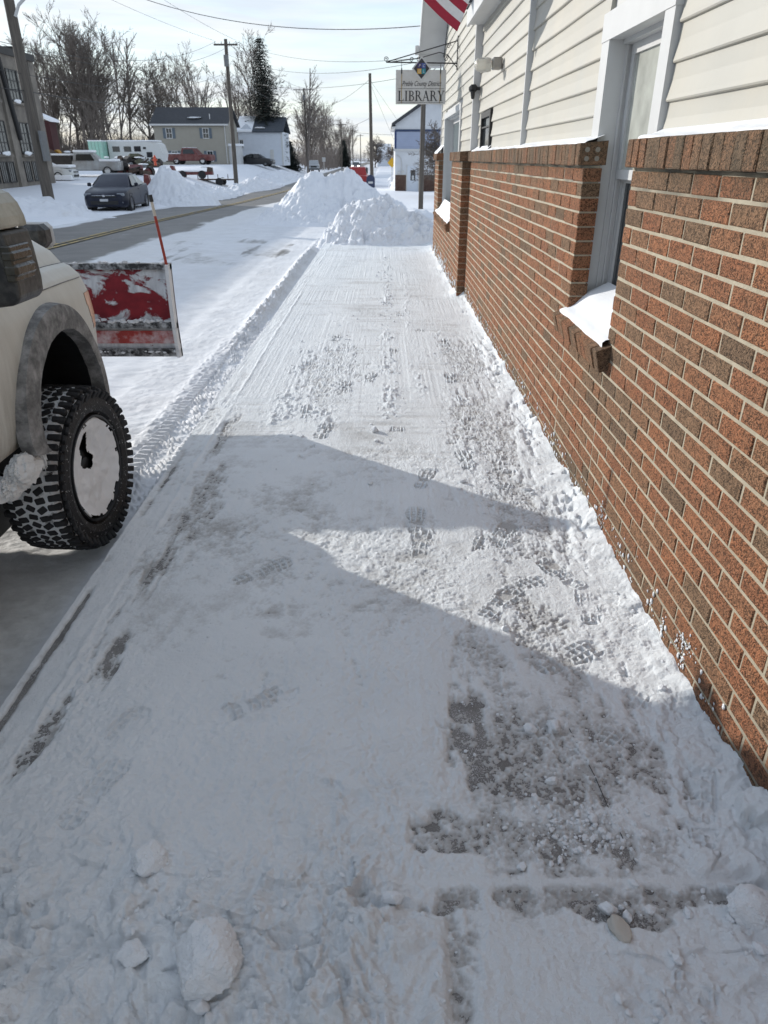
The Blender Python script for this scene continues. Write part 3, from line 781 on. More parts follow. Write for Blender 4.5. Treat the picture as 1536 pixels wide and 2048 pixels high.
m_ = MB(); m_.box(BX - .012, AX + .02, 6.535, 6.565, 1.768, 3.06); m_.build('seam_trim', M['trim'], lib)
m_ = MB(); m_.box(CX - .014, BX + .02, 9.675, 9.735, 1.768, 3.3); m_.build('corner_post', M['trim'], lib)
m_ = MB(); m_.box(CX - .014, CX + .08, END - .05, END + .01, 1.768, 3.3); m_.build('corner_post', M['trim'], lib)
# eave of the low part and street gable of the far part
m_ = MB(); m_.box(.975, 1.165, -2.0, 9.66, 3.06, 3.085); m_.build('soffit', M['soffit'], lib)
m_ = MB(); m_.box(.945, .975, -2.0, 9.66, 3.04, 3.20); m_.build('fascia', M['trim'], lib)
m_ = MB(); m_.prism([(.93, 3.20), (.93, 3.22), (8.0, 5.4), (8.0, 5.3)], 'y', -2.0, 9.66); rf = m_.build('roof', M['roof'], lib)
for sy, e in ((-1, 9.25), (1, 15.35)):
    m_ = MB(); zz = 3.20 if sy < 0 else 3.22
    m_.prism([(e, zz), (e, zz + .16), (12.28, 5.26), (12.28, 5.06)], 'x', .66, 8.2); m_.build('roof_slope', M['roof'], lib)
    m_ = MB(); m_.prism([(e - .003 * sy, zz - .012), (e - .003 * sy, zz), (12.28, 5.06), (12.28, 5.045)], 'x', .66, CX + .01); m_.build('rake_soffit', M['soffit'], lib)
    m_ = MB(); m_.prism([(e + .01 * sy, zz - .03), (e + .01 * sy, zz + .165), (12.28, 5.27), (12.28, 5.03)], 'x', .635, .658); m_.build('rake_board', M['trim'], lib)
m_ = MB(); m_.box(.63, CX, 15.05, 15.36, 3.19, 3.42); m_.build('eave_return', M['soffit'], lib)
m_ = MB(); m_.bevbox(.56, .64, 14.95, 15.05, 3.36, 3.50, .01); m_.build('conduit_box', M['soffit'], lib)

# ---- near window
win = bpy.data.objects.new('window', None); COL.objects.link(win); win.parent = lib
TZ = 2.235
m_ = MB(); m_.box(AX - .022, AX + .055, T0, W0 + .095, SILL + .06, TZ + .003); m_.build('casing', M['trim'], win)
m_ = MB(); m_.box(AX - .022, AX + .055, W1 + .065, T1, SILL + .06, TZ + .003); m_.build('casing', M['trim'], win)
m_ = MB(); m_.box(AX - .026, AX + .055, T0 - .004, T1 + .004, TZ, TZ + .125); m_.build('head_casing', M['trim'], win)
jin0, jin1 = W0 + .093, W1 + .067
m_ = MB(); m_.box(AX + .05, 1.34, jin0 - .02, jin0, SILL, TZ); m_.build('jamb', M['trim'], win)
m_ = MB(); m_.box(AX + .05, 1.34, jin1, jin1 + .02, SILL, TZ)
for k in range(3): m_.box(1.235 + k * .03, 1.245 + k * .03, jin1 - .012 - .006 * k, jin1 + .001, SILL, TZ)
m_.build('jamb', M['trim'], win)
m_ = MB(); m_.box(AX + .05, 1.34, jin0, jin1, TZ - .02, TZ + .02); m_.build('head_jamb', M['trim'], win)
def sash(x, z0, z1, pane, nm='sash'):
    s = MB(); y0, y1 = jin0 + .004, jin1 - .016
    s.box(x, x + .03, y0, y0 + .045, z0, z1); s.box(x, x + .03, y1 - .045, y1, z0, z1)
    s.box(x - .002, x + .032, y0, y1, z0 - .002, z0 + .045); s.box(x - .002, x + .032, y0, y1, z1 - .045, z1 + .002)
    s.build(nm, M['trim'], win)
    p = MB(); p.box(x + .012, x + .018, y0 + .04, y1 - .04, z0 + .04, z1 - .04); p.build('pane', pane, win)
sash(1.262, 1.60, TZ - .022, M['pane_curtain'], 'upper_sash'); sash(1.298, SILL + .03, 1.625, M['pane_dark'], 'lower_sash')
def drift(name, prof, y0, y1, seed, label, amp=.012, cat='snow'):
    """snow lying along y; prof is the section (x, z) from the front lip up to the wall"""
    n = max(8, int((y1 - y0) / .03)); yv = np.linspace(y0, y1, n); px = np.array([p[0] for p in prof]); pz = np.array([p[1] for p in prof])
    tt = np.linspace(0, 1, 14); k = np.linspace(0, 1, len(prof)); bx = np.interp(tt, k, px); bz = np.interp(tt, k, pz)
    XX = np.repeat(bx[None], n, 0); ZZ = np.repeat(bz[None], n, 0); YY = np.repeat(yv[:, None], 14, 1)
    env = np.sin(np.pi * tt)[None]
    ZZ = ZZ + (fbm(YY, XX * 2, 2.5, 4, seed) - .5) * amp * 4 * env; XX = XX + (fbm(YY, ZZ, 6, 3, seed + 1) - .5) * amp * 2 * (1 - tt)[None]
    o = grid_mesh(name, XX, YY - (y0 + y1) / 2, ZZ, M['snow']); o.location = (0, (y0 + y1) / 2, 0)
    return tag(o, label, cat)
drift('sill_snow', [(WX - .03, SILL - .03), (WX - .035, SILL + .03), (WX + .03, SILL + .055), (1.16, SILL + .11), (1.30, SILL + .175)], W0 - .03, W1 + .035, 5, 'white snow heaped on the sill of the nearest window')
drift('sill_snow', [(FX - .03, VS - .01), (FX - .035, VS + .04), (FX + .04, VS + .09), (CX + .02, VS + .24)], V0 - .02, V1 + .04, 6, 'snow wedge on the sill of the far wide window')
drift('ledge_snow', [(WX - .01, CT + .09), (WX + .0, CT + .112), (WX + .05, CT + .124), (AX + .004, CT + .148)], .2, T0 - .005, 7, 'snow strip on the brick ledge right of the nearest window')
drift('ledge_snow', [(WX - .01, CT + .09), (WX + .0, CT + .112), (WX + .04, CT + .122), (AX + .004, CT + .148)], T1 - .18, 8.4, 8, 'long snow strip on the brick ledge between the two windows')
drift('ledge_snow', [(WX - .01, CT + .09), (WX + .0, CT + .112), (WX + .03, CT + .125), (BX + .002, CT + .16)], 8.4, JOG - .05, 9, 'snow on the brick ledge below the black flood light')
drift('ledge_snow', [(FX - .01, CT + .09), (FX - .015, CT + .12), (FX + .04, CT + .17), (CX + .004, CT + .26)], V1 + .1, END, 10, 'snow on the last brick pier at the library corner')

# ---- far window and the small dark one
fw = bpy.data.objects.new('window', None); COL.objects.link(fw); fw.parent = lib
m_ = MB(); m_.box(CX - .02, CX + .05, V0 - .10, V0 + .02, VS + .05, 2.30); m_.build('casing', M['trim'], fw)
m_ = MB(); m_.box(CX - .02, CX + .05, V1 - .02, V1 + .10, VS + .05, 2.30); m_.build('casing', M['trim'], fw)
m_ = MB(); m_.box(CX - .023, CX + .05, V0 - .103, V1 + .103, 2.298, 2.38); m_.build('head_casing', M['trim'], fw)
m_ = MB(); m_.box(CX + .05, 1.25, V0 - .02, V0 + .015, VS, 2.30); m_.box(CX + .05, 1.25, V1 - .015, V1 + .02, VS, 2.30); m_.box(CX + .05, 1.25, V0, V1, 2.28, 2.30); m_.build('jamb', M['trim'], fw)
for a, b in ((V0 + .016, (V0 + V1) / 2), ((V0 + V1) / 2 + .002, V1 - .016)):
    m_ = MB(); x = 1.20
    m_.box(x, x + .03, a, a + .05, VS + .1, 2.278); m_.box(x, x + .03, b - .05, b, VS + .1, 2.278); m_.box(x - .002, x + .03, a, b, 2.22, 2.279); m_.box(x - .002, x + .03, a, b, VS + .1, VS + .16)
    m_.build('sash', M['trim'], fw)
    m_ = MB(); m_.box(x + .012, x + .018, a + .045, b - .045, VS + .15, 2.225); m_.build('pane', M['pane_teal'], fw)
dw = bpy.data.objects.new('window', None); COL.objects.link(dw); dw.parent = lib; dw['label'] = 'small dark window above the brick ledge'
m_ = MB()
for a in ((8.46, 8.52, 1.78, 2.16), (9.2, 9.26, 1.78, 2.16), (8.52, 9.2, 2.10, 2.16)): m_.box(BX - .02, BX + .04, *a)
m_.build('frame', M['black'], dw)
m_ = MB(); m_.box(BX + .008, BX + .014, 8.52, 9.2, 1.78, 2.10); m_.build('pane', M['pane_dark'], dw)
m_ = MB(); m_.box(BX - .012, BX + .01, 8.52, 9.2, 2.00, 2.015); m_.build('glazing_bar', M['iron'], dw)

# ---- lamp, flood light
def glassy():
    t = NT('ribbed_glass'); t.col((0.75, 0.74, 0.68)); t.rough(0.12); t.b.inputs['Transmission Weight'].default_value = .55; t.b.inputs['IOR'].default_value = 1.3; return t.m
lamp = thing('wall_lamp', 'clear glass jar lamp on the cream siding', 'lamp', (BX, 7.95, 2.50))
m_ = MB(); m_.bevbox(BX - .10, BX - .004, 7.90, 8.00, 2.46, 2.56, .012); m_.build('bracket', plain('dull_steel', (.30, .29, .27), .4, metal=.7), lamp)
m_ = MB(); Mx = Matrix.Translation((BX - .10, 7.95, 2.50)) @ Matrix.Rotation(R(-90), 4, 'Y')
m_.lathe([(.03, 0), (.055, .01), (.062, .04), (.06, .10), (.05, .15), (.03, .165), (0, .17)], 16, Mx); m_.build('glass_jar', glassy(), lamp, True)
fl = thing('flood_light', 'black flood light hanging from the siding corner', 'lamp', (CX - .01, 9.62, 2.40))
m_ = MB(); m_.bevbox(1.0, 1.10, 9.55, 9.66, 2.39, 2.47, .025); m_.build('head', M['black'], fl)
m_ = MB(); m_.tube((1.05, 9.6, 2.33), (1.04, 9.55, 2.41), .02, .03); m_.build('sensor', M['black'], fl)
m_ = MB(); m_.tube((1.10, 9.62, 2.43), (BX - .006, 9.62, 2.43), .018); m_.build('arm', M['black'], fl)

# ---- hanging sign and its scrolled bracket
SY_ = 12.0
def at12(u, v): return None
br = thing('sign_bracket', 'black wrought iron scroll bracket holding the library sign', 'bracket', (CX, SY_, 3.0))
zA, zB = 2.925, 3.20
m_ = MB(); m_.box(CX - .022, CX - .008, SY_ - .02, SY_ + .02, 2.84, 3.26); m_.build('wall_plate', M['iron'], br)
m_ = MB(); m_.tube((CX - .02, SY_, zA), (.03, SY_, zA + .015), .009); m_.build('arm', M['iron'], br)
m_ = MB(); m_.tube((CX - .02, SY_, zB), (.03, SY_, zA + .016), .007); m_.build('stay', M['iron'], br)
m_ = MB(); m_.path([(CX - .02, SY_, 2.88), (.92, SY_, 3.03), (.80, SY_, 3.06), (.5, SY_, 2.985), (.12, SY_, 2.945)], .006); m_.build('curved_stay', M['iron'], br)
def scroll(cx, cz, r, nm='scroll'):
    m_ = MB(); pts = [(cx + r * (1 - t / 22) * math.cos(t * .55), SY_, cz + r * (1 - t / 22) * math.sin(t * .55)) for t in range(18)]
    m_.path(pts, .005, 5); m_.build(nm, M['iron'], br)
for a in ((.03, zA + .05, .035), (.40, zA + .045, .032), (.90, zA + .06, .04), (.93, 3.14, .035), (.50, zA + .05, .03)): scroll(*a)
SG0, SG1, SB, ST = .172, .908, 2.412, 2.845
sg = thing('library_sign', 'hanging grey library sign with a coloured diamond emblem', 'sign', ((SG0 + SG1) / 2, SY_, SB))
M['sign'] = plain('sign_paint', (.56, .56, .55), .5, .05, 4, dirt=((.35, .30, .22), .25), dscale=6)
M['ink'] = plain('sign_ink', (.035, .035, .04), .6)
m_ = MB(); m_.bevbox(SG0, SG1, SY_ - .014, SY_ + .014, SB, ST, .003); m_.build('board', M['sign'], sg)
cxs = (SG0 + SG1) / 2 + .005; zc_ = ST + .015
def diamond(hw, hh, y0, y1, nm, mat):
    m_ = MB(); m_.prism([(cxs - hw, zc_), (cxs, zc_ - hh), (cxs + hw, zc_), (cxs, zc_ + hh)], 'y', y0, y1); return m_.build(nm, mat, sg)
diamond(.140, .155, SY_ - .018, SY_ + .018, 'emblem_backing', M['trim']); diamond(.115, .128, SY_ - .022, SY_ - .0185, 'emblem_diamond', M['ink'])
def text(body, x, z, size, mat, parent, y, shear=0.0, name='lettering', align='CENTER', sx=1.0):
    cu = bpy.data.curves.new(name, 'FONT'); cu.body = body; cu.size = size; cu.align_x = align; cu.shear = shear; cu.extrude = .0012
    o = bpy.data.objects.new(name, cu); COL.objects.link(o); bpy.context.view_layer.update()
    me = bpy.data.meshes.new_from_object(o.evaluated_get(bpy.context.evaluated_depsgraph_get()))
    bpy.data.objects.remove(o)
    off = chain_loc(parent)
    for v in me.vertices: v.co = (v.co.x * sx + x - off.x, y - v.co.z - off.y, v.co.y + z - off.z)
    me.materials.clear(); return link_mesh(name, me, mat, parent)
for i, (ch, c) in enumerate((('P', (.045, .035, .12)), ('C', (.06, .10, .30)), ('D', (.62, .36, .06)), ('L', (.03, .26, .32)))):
    dx = -.031 if i % 2 == 0 else .031; dz = .034 if i < 2 else -.034
    m_ = MB(); m_.box(cxs + dx - .029, cxs + dx + .029, SY_ - .026, SY_ - .0225, zc_ + .0 + dz - .032, zc_ + dz + .032); m_.build('emblem_square', plain('emblem_' + 'abcd'[i], c, .5), sg)
    text(ch, cxs + dx, zc_ + dz - .017, .05, M['trim'], sg, SY_ - .0285, .25)
text('Preble County District', cxs, SB + .232, .088, M['ink'], sg, SY_ - .0165, .45, sx=.70)
for zz in (SB + .018, SB + .195): 
    m_ = MB(); m_.box(SG0 + .03, SG1 - .03, SY_ - .0165, SY_ - .0145, zz, zz + .004); m_.build('rule', M['ink'], sg)
# roman capitals
def roman(parent, x0, z0, H, y):
    th, tn = H * .15, H * .06; x = x0
    def bar(m, x, a, b, w): m.box(x, x + w, y - .002, y, a, b)
    def serif(m, xc, z, w): m.box(xc - w / 2, xc + w / 2, y - .002, y, z, z + H * .045)
    def slant(m, xa, za, xb, zb, w): m.prism([(xa, za), (xa + w, za), (xb + w, zb), (xb, zb)], 'y', y - .002, y)
    def bowl(m, xl, zb, zt, rx):
        zc = (zb + zt) / 2; rz = (zt - zb) / 2; n = 12; o_, i_ = [], []
        for k in range(n + 1):
            a = -math.pi / 2 + math.pi * k / n; o_.append((xl + rx * math.cos(a), zc + rz * math.sin(a))); i_.append((xl + (rx - th * .85) * math.cos(a), zc + (rz - tn) * math.sin(a)))
        for k in range(n): m.prism([o_[k], o_[k + 1], i_[k + 1], i_[k]], 'y', y - .002, y)
    for ch in 'LIBRARY':
        m = MB(); sw_ = H * .34
        if ch in 'LIBR':
            bar(m, x + H * .10, z0, z0 + H, th)
            serif(m, x + H * .175, z0, sw_); serif(m, x + H * .175, z0 + H * .955, sw_)
        if ch == 'L': bar(m, x + H * .10, z0, z0 + tn, H * .55); m.box(x + H * .60, x + H * .65, y - .002, y, z0, z0 + H * .24); adv = .76
        if ch == 'I': adv = .42
        if ch in 'BR':
            bowl(m, x + H * .30, z0 + H * .50, z0 + H, H * .30); bar(m, x + H * .2, z0 + H * .95, z0 + H, H * .14); bar(m, x + H * .2, z0 + H * .49, z0 + H * .545, H * .14)
        if ch == 'B': bowl(m, x + H * .32, z0, z0 + H * .545, H * .34); bar(m, x + H * .2, z0, z0 + tn, H * .16); adv = .74
        if ch == 'R': slant(m, x + H * .66, z0, x + H * .34, z0 + H * .51, th); serif(m, x + H * .77, z0, H * .22); adv = .84
        if ch == 'A':
            slant(m, x + H * .08, z0, x + H * .36, z0 + H, tn); slant(m, x + H * .60, z0, x + H * .30, z0 + H, th); bar(m, x + H * .2, z0 + H * .33, z0 + H * .38, H * .38)
            serif(m, x + H * .10, z0, H * .26); serif(m, x + H * .68, z0, H * .30); adv = .84
        if ch == 'Y':
            slant(m, x + H * .34, z0 + H * .45, x + H * .06, z0 + H, th); slant(m, x + H * .40, z0 + H * .45, x + H * .66, z0 + H, tn); bar(m, x + H * .33, z0, z0 + H * .47, th)
            serif(m, x + H * .41, z0, sw_); serif(m, x + H * .14, z0 + H * .955, H * .32); serif(m, x + H * .68, z0 + H * .955, H * .24); adv = .8
        m.build('lettering', M['ink'], parent); x += H * adv
    return x
roman(sg, SG0 + .032, SB + .040, .131, SY_ - .0145)
for xx in (SG0 + .085, SG1 - .085):
    m_ = MB(); m_.tube((xx, SY_, ST + .01), (xx, SY_, zA + .01 + (0.02 if xx < .5 else 0)), .0035, n=5); m_.build('hanger', M['iron'], sg)
    m_ = MB(); m_.box(xx - .008, xx + .008, SY_ - .0175, SY_ - .0145, ST - .05, ST + .02); m_.build('strap', M['iron'], sg)
    m_ = MB(); m_.box(xx - .004, xx + .006, SY_ - .0160, SY_ - .0143, SB + .01, ST - .05); m_.build('rust_streak', plain('rust_run', (.30, .21, .09), .8, .4, 40), sg)

# ---- flag on a staff above the frame
fg = thing('flag', 'red and white striped cloth flag blown towards the siding', 'flag', (1.16, 6.9, 2.9))
m_ = MB(); m_.tube((1.13, 6.9, 2.92), (-.35, 6.9, 4.25), .013, n=8); m_.build('staff', M['trim'], fg)
m_ = MB(); m_.bevbox(1.09, 1.16, 6.86, 6.94, 2.86, 2.98, .01); m_.build('holder', M['iron'], fg)
corner = Vector((.60, 6.9, 2.625)); e1 = Vector((-.735, 0, .678)); e2 = Vector((.40, 0, .916))
nu, nv = 60, 39
FXg = np.zeros((nu + 1, nv + 1)); FYg = FXg.copy(); FZg = FXg.copy()
for i in range(nu + 1):
    for j in range(nv + 1):
        s, t = i / nu * 1.45, j / nv * .90
        p = corner + e1 * s + e2 * (t * (1 - .25 * s / 1.45)); wv_ = .05 * math.sin(s * 6.5 + t * 2.0) * (1 - .3 * s) + .025 * math.sin(t * 9 + s * 3)
        sag = .05 * math.sin(s / 1.45 * math.pi) * (1 - t)
        FXg[i, j], FYg[i, j], FZg[i, j] = p.x - 1.16, p.y + wv_ - 6.9, p.z - sag - 2.9
red = plain('flag_red', (.36, .022, .045), .8, .08, 30, .1, 300); whi = plain('flag_white', (.72, .70, .68), .8, .05, 30, .1, 300); blu = plain('flag_blue', (.02, .03, .12), .8, .08, 30)
for k in range(13):
    a, b = k * 3, k * 3 + 3
    st = 0 if k < 6 else 0
    hi = nu if k < 6 else int(nu * .60)
    grid_mesh('stripe', FXg[:hi + 1, a:b + 1], FYg[:hi + 1, a:b + 1], FZg[:hi + 1, a:b + 1], red if k % 2 == 0 else whi, parent=fg)
grid_mesh('canton', FXg[int(nu * .6):, 18:], FYg[int(nu * .6):, 18:], FZg[int(nu * .6):, 18:], blu, parent=fg)
# ================================================================== PLOUGH TRUCK
def truck_paint():
    t = NT('salt_grimed_paint'); p = t.pos()
    c = t.ramp(t.noise(p, 3.0, 5), .3, .7, (.50, .485, .435), (.57, .555, .50))
    z = t.n('ShaderNodeSeparateXYZ', {'Vector': p}).outputs['Z']
    low = t.n('ShaderNodeMapRange', {'Value': z, 'From Min': 1.15, 'From Max': .60, 'To Min': .12, 'To Max': .85}).outputs[0]
    drip = t.noise(t.pos((1, 9, 1.2)), 3.5, 6, .65); spk = t.noise(p, 190.0, 3, .7)
    g = t.math('MULTIPLY', low, t.ramp(drip, .36, .66, 0.0, 1.0)); c = t.mix(g, c, (.31, .285, .235))
    c = t.mix(t.math('MULTIPLY', t.ramp(spk, .52, .66, 0.0, .55), low), c, (.62, .61, .59))
    t.col(c); t.rough(.5); t.bump(spk, .06, .004); return t.m
M['paint'] = truck_paint()
M['flare'] = plain('salted_grey_flare', (.13, .128, .125), .85, .25, 40, .4, 150, dirt=((.40, .39, .375), .75), dscale=14)
M['mirror_black'] = plain('smeared_black_plastic', (.022, .022, .022), .5, .3, 20, .2, 60, dirt=((.12, .115, .10), .5), dscale=25)
M['mirror_cap'] = plain('grimy_mirror_cap', (.36, .345, .29), .55, .15, 12, .15, 60, dirt=((.20, .185, .14), .7), dscale=14)
M['lens'] = plain('grimy_lens', (.055, .052, .042), .25, .35, 30, .2, 60)
M['amber'] = plain('amber_lens', (.62, .30, .14), .3, .1, 20)
M['glass_dark'] = plain('car_glass', (.015, .018, .02), .05, .2, 3, spec=.7)
def rubber():
    t = NT('tyre_rubber'); p = t.pos(); t.col(t.ramp(t.noise(p, 20, 5, .65), .3, .7, (.008, .008, .009), (.028, .028, .03))); t.rough(.75); t.bump(t.noise(p, 140, 4), .5, .006); return t.m
def groove():
    t = NT('snow_in_tread'); p = t.pos(); f = t.ramp(t.noise(p, 17, 5, .6), .34, .46, 0.0, 1.0)
    t.col(t.mix(f, (.012, .012, .013), (.74, .75, .76))); t.rough(.8); t.bump(t.noise(p, 110, 4), .5, .01); return t.m
def sidewall():
    t = NT('tyre_sidewall'); p = t.pos(); f = t.ramp(t.noise(p, 60, 5, .7), .60, .68, 0.0, .8)
    t.col(t.mix(f, (.012, .012, .013), (.6, .61, .62))); t.rough(.7); t.bump(t.noise(p, 90, 4), .5, .008); return t.m
M['rubber'] = rubber(); M['groove'] = groove(); M['sidewall'] = sidewall()
M['rim'] = plain('black_rim', (.006, .006, .007), .5)
XC = -2.53
truck = thing('plow_truck', 'dirty white pickup with a snow plow, parked at the kerb on the left', 'truck', (XC, 1.6, -.14))
sec = [(-1.540, .61), (-1.522, .65), (-1.508, .72), (-1.500, .85), (-1.498, .98), (-1.508, 1.10), (-1.535, 1.185), (-1.575, 1.228), (-1.605, 1.242), (-1.609, 1.232), (-1.619, 1.248), (-1.66, 1.305), (-1.74, 1.355), (-1.9, 1.395), (-2.15, 1.43), (-2.53, 1.445)]
ss = []
for (a, b) in zip(sec[:-1], sec[1:]):
    for k in range(4): ss.append((a[0] + (b[0] - a[0]) * k / 4, a[1] + (b[1] - a[1]) * k / 4))
ss.append(sec[-1])
yst = np.concatenate([np.linspace(2.28, 3.5, 62), np.linspace(3.52, 4.16, 44)])
def yreal(y): return y if y < 3.3 else 3.3 + (y - 3.3) * .93
def body_pt(y, p, side=1):
    x, z = p
    ins = .28 * max(0, (y - 3.53) / .63) ** 2.4 * (1 if x > -1.7 else max(.0, 1 - (-1.7 - x) / .83))
    ins += .05 * max(0, (y - 3.62) / .54) ** 2 * max(0, (.95 - z) / .4)
    dz = .10 * max(0, (y - 3.40) / .76) ** 2.2 * max(0, (z - .85) / .5)
    # belt crease and bulge over the arch
    bul = .014 * math.exp(-((y - 3.2) / .62) ** 2) * math.exp(-((z - 1.0) / .16) ** 2)
    x2 = x - ins + bul
    return (x2 if side > 0 else 2 * XC - x2, yreal(y), z - dz)
def arch(y, z): y = yreal(y); return ((y - 3.20) / (.37 if y > 3.2 else .43)) ** 2 + (max(z - .60, 0) / .43) ** 2 < 1 and z < 1.03
bodies = {'fender': MB(), 'headlight': MB()}
for side, nm in ((1, 'fender'), (-1, 'fender')):
    fm, hm = MB(), MB(); n = len(ss)
    vs = [body_pt(y, p, side) for y in yst for p in ss]
    ff, hf = [], []
    for i in range(len(yst) - 1):
        for j in range(n - 1):
            y, z = (yst[i] + yst[i + 1]) / 2, (ss[j][1] + ss[j + 1][1]) / 2
            if ss[j][0] > -1.6 and arch(y, z): continue
            q = (i * n + j, i * n + j + 1, (i + 1) * n + j + 1, (i + 1) * n + j)
            if ss[j][0] < -1.6075: continue
            if y > 3.70 - .25 * (z - .9) and .93 < z < 1.11 and ss[j][0] > -1.60: hf.append(q)
            else: ff.append(q)
    fm.add(vs, ff); fm.build('fender', M['paint'], truck, True)
    hm.add([(v[0] + .002 * side, v[1], v[2]) for v in vs], hf); hm.build('headlight', M['amber'], truck, True)
hm = MB(); n = len(ss); j0 = next(j for j in range(n) if ss[j][0] < -1.6075 and ss[j][1] >= 1.23)
cols = [body_pt(0, p) for p in ss[j0:]]
rings = []
for y in yst:
    rgt = [body_pt(y, p, 1) for p in ss[j0:]]; lft = [body_pt(y, p, -1) for p in ss[j0:-1]][::-1]; rings.append(rgt + lft)
m_ = len(rings[0]); hm.add([p for r in rings for p in r], [(i * m_ + k, i * m_ + k + 1, (i + 1) * m_ + k + 1, (i + 1) * m_ + k) for i in range(len(yst) - 1) for k in range(m_ - 1)])
hm.build('hood', M['paint'], truck, True)
for sd in (1, -1):
    m_ = MB(); m_.path([body_pt(y, (-1.6085, 1.241), sd) for y in np.linspace(2.3, 4.05, 40)], .0035, 5); m_.build('hood_gap', M['black'], truck)
    m_ = MB(); m_.path([(p[0] + .0005 * sd, p[1], p[2]) for p in [body_pt(y, (-1.531, 1.172), sd) for y in np.linspace(2.3, 3.75, 40)]], .0028, 5); m_.build('crease_shade_line', M['flare'], truck)  # thin dark strip added to stand for the shade line of the crease
# nose: grille and bumper
m_ = MB(); fr = [body_pt(4.16, p) for p in ss if p[1] > .62]; pts = [(p[0], p[2]) for p in fr] + [(2 * XC - p[0], p[2]) for p in fr[::-1]]
m_.prism(pts, 'y', 4.03, 4.096); m_.build('grille', M['mirror_black'], truck)
m_ = MB(); m_.bevbox(-3.34, -1.72, 3.98, 4.16, .46, .64, .05); m_.build('bumper', M['flare'], truck)
# wheel-house lining so the arch is dark inside
m_ = MB(); pr_ = []
for k in range(25):
    a = R(-15 + 210 * k / 24); pr_.append((3.20 + (.37 if math.cos(a) > 0 else .44) * math.cos(a), .60 + .44 * math.sin(a)))
n = len(pr_); vs = [(-1.52, p[0], p[1]) for p in pr_] + [(-1.95, p[0], p[1]) for p in pr_]
m_.add(vs, [(k, k + 1, n + k + 1, n + k) for k in range(n - 1)]); m_.box(-1.99, -1.95, 2.7, 3.72, -.02, 1.08); m_.build('wheel_house', M['black'], truck)
m_ = MB(); m_.box(-3.3, -1.96, 2.0, 4.05, .25, .95); m_.build('engine_bay', M['black'], truck)
# fender flare
def flare(side, yc=0.0):
    m_ = MB(); rings = []
    for k in range(49):
        a = R(-24 + 232 * k / 48); c, s = math.cos(a), math.sin(a)
        oy, oz = 3.185 + (.415 if c > 0 else .475) * c, .64 + .485 * s; iy, iz = 3.20 + (.350 if c > 0 else .375) * c, .615 + .385 * s
        if a > R(180): e = (a - R(180)) / R(28); oy = 3.185 - .475 + .02 * e; iy = 3.20 - .375 + .03 * e; oz = .64 - .06 * e; iz = .615 - .06 * e
        lump = .006 * math.sin(k * 2.3) * math.sin(k * 5.1)
        xs_ = [-1.512, -1.458, -1.446, -1.452, -1.52]; ws = [0, .06, .35, .96, 1.0]
        rings.append([(x if side > 0 else 2 * XC - x, oy + (iy - oy) * w + lump * (w > .5) + yc, oz + (iz - oz) * w) for x, w in zip(xs_, ws)])
    m_.loft(rings); return m_.build('fender_flare', M['flare'], truck, True)
flare(1); flare(-1)
# snow caked on the lower end of the flare and in the arch
def lump(m, c, rx, ry, rz, seed, sub=3, amp=.22):
    bm = bmesh.new(); bmesh.ops.create_icosphere(bm, subdivisions=sub, radius=1.0); rr = random.Random(seed)
    ph = [(rr.uniform(-3, 3), rr.uniform(-3, 3), rr.uniform(-3, 3), rr.uniform(1.5, 3.5)) for _ in range(5)]
    pl = [(Vector((rr.gauss(0, 1), rr.gauss(0, 1), rr.gauss(0, 1))).normalized(), rr.uniform(.62, .92)) for _ in range(8)]
    out = []
    for v in bm.verts:
        p = v.co.copy(); d = 1.0
        for (a, b, c_, f) in ph: d += amp * .35 * math.sin(p.x * f + a) * math.sin(p.y * f + b) * math.sin(p.z * f + c_)
        p *= d
        for nrm, dist in pl:
            e = p.dot(nrm) - dist
            if e > 0: p -= nrm * e * .85
        p += Vector((rr.uniform(-1, 1), rr.uniform(-1, 1), rr.uniform(-1, 1))) * .02
        out.append((c[0] + p.x * rx, c[1] + p.y * ry, c[2] + p.z * rz))
    fs = [[v.index for v in f.verts] for f in bm.faces]; bm.free(); return m.add(out, fs)
m_ = MB()
def rough_lump(m, c, rad, seed, amp=.5):
    bm = bmesh.new(); bmesh.ops.create_icosphere(bm, subdivisions=5, radius=1.0); co = np.array([v.co[:] for v in bm.verts]); fs = [[v.index for v in f.verts] for f in bm.faces]; bm.free()
    n3 = fbm(co[:, 0] * 1.7 + co[:, 2] * .9, co[:, 1] * 1.7 - co[:, 2] * .8, 1.6, 5, seed, .6) - .5; n4 = fbm(co[:, 2] * 2.3 + co[:, 1], co[:, 0] * 2 - co[:, 1], 2.6, 4, seed + 3, .6) - .5
    co = co * (1 + amp * (n3 + .6 * n4) * 1.6)[:, None]
    return m.add([(c[0] + p[0] * rad[0], c[1] + p[1] * rad[1], c[2] + p[2] * rad[2]) for p in co], fs)
rough_lump(m_, (-1.505, 2.685, .535), (.045, .115, .070), 40, .42); rough_lump(m_, (-1.475, 2.805, .62), (.016, .020, .11), 45, .8); rough_lump(m_, (-1.53, 2.60, .50), (.04, .08, .05), 48, .5)
m_.build('caked_snow', snow_mat('caked_snow', (.70, .70, .69), fine=.5), truck, True)['kind'] = 'stuff'
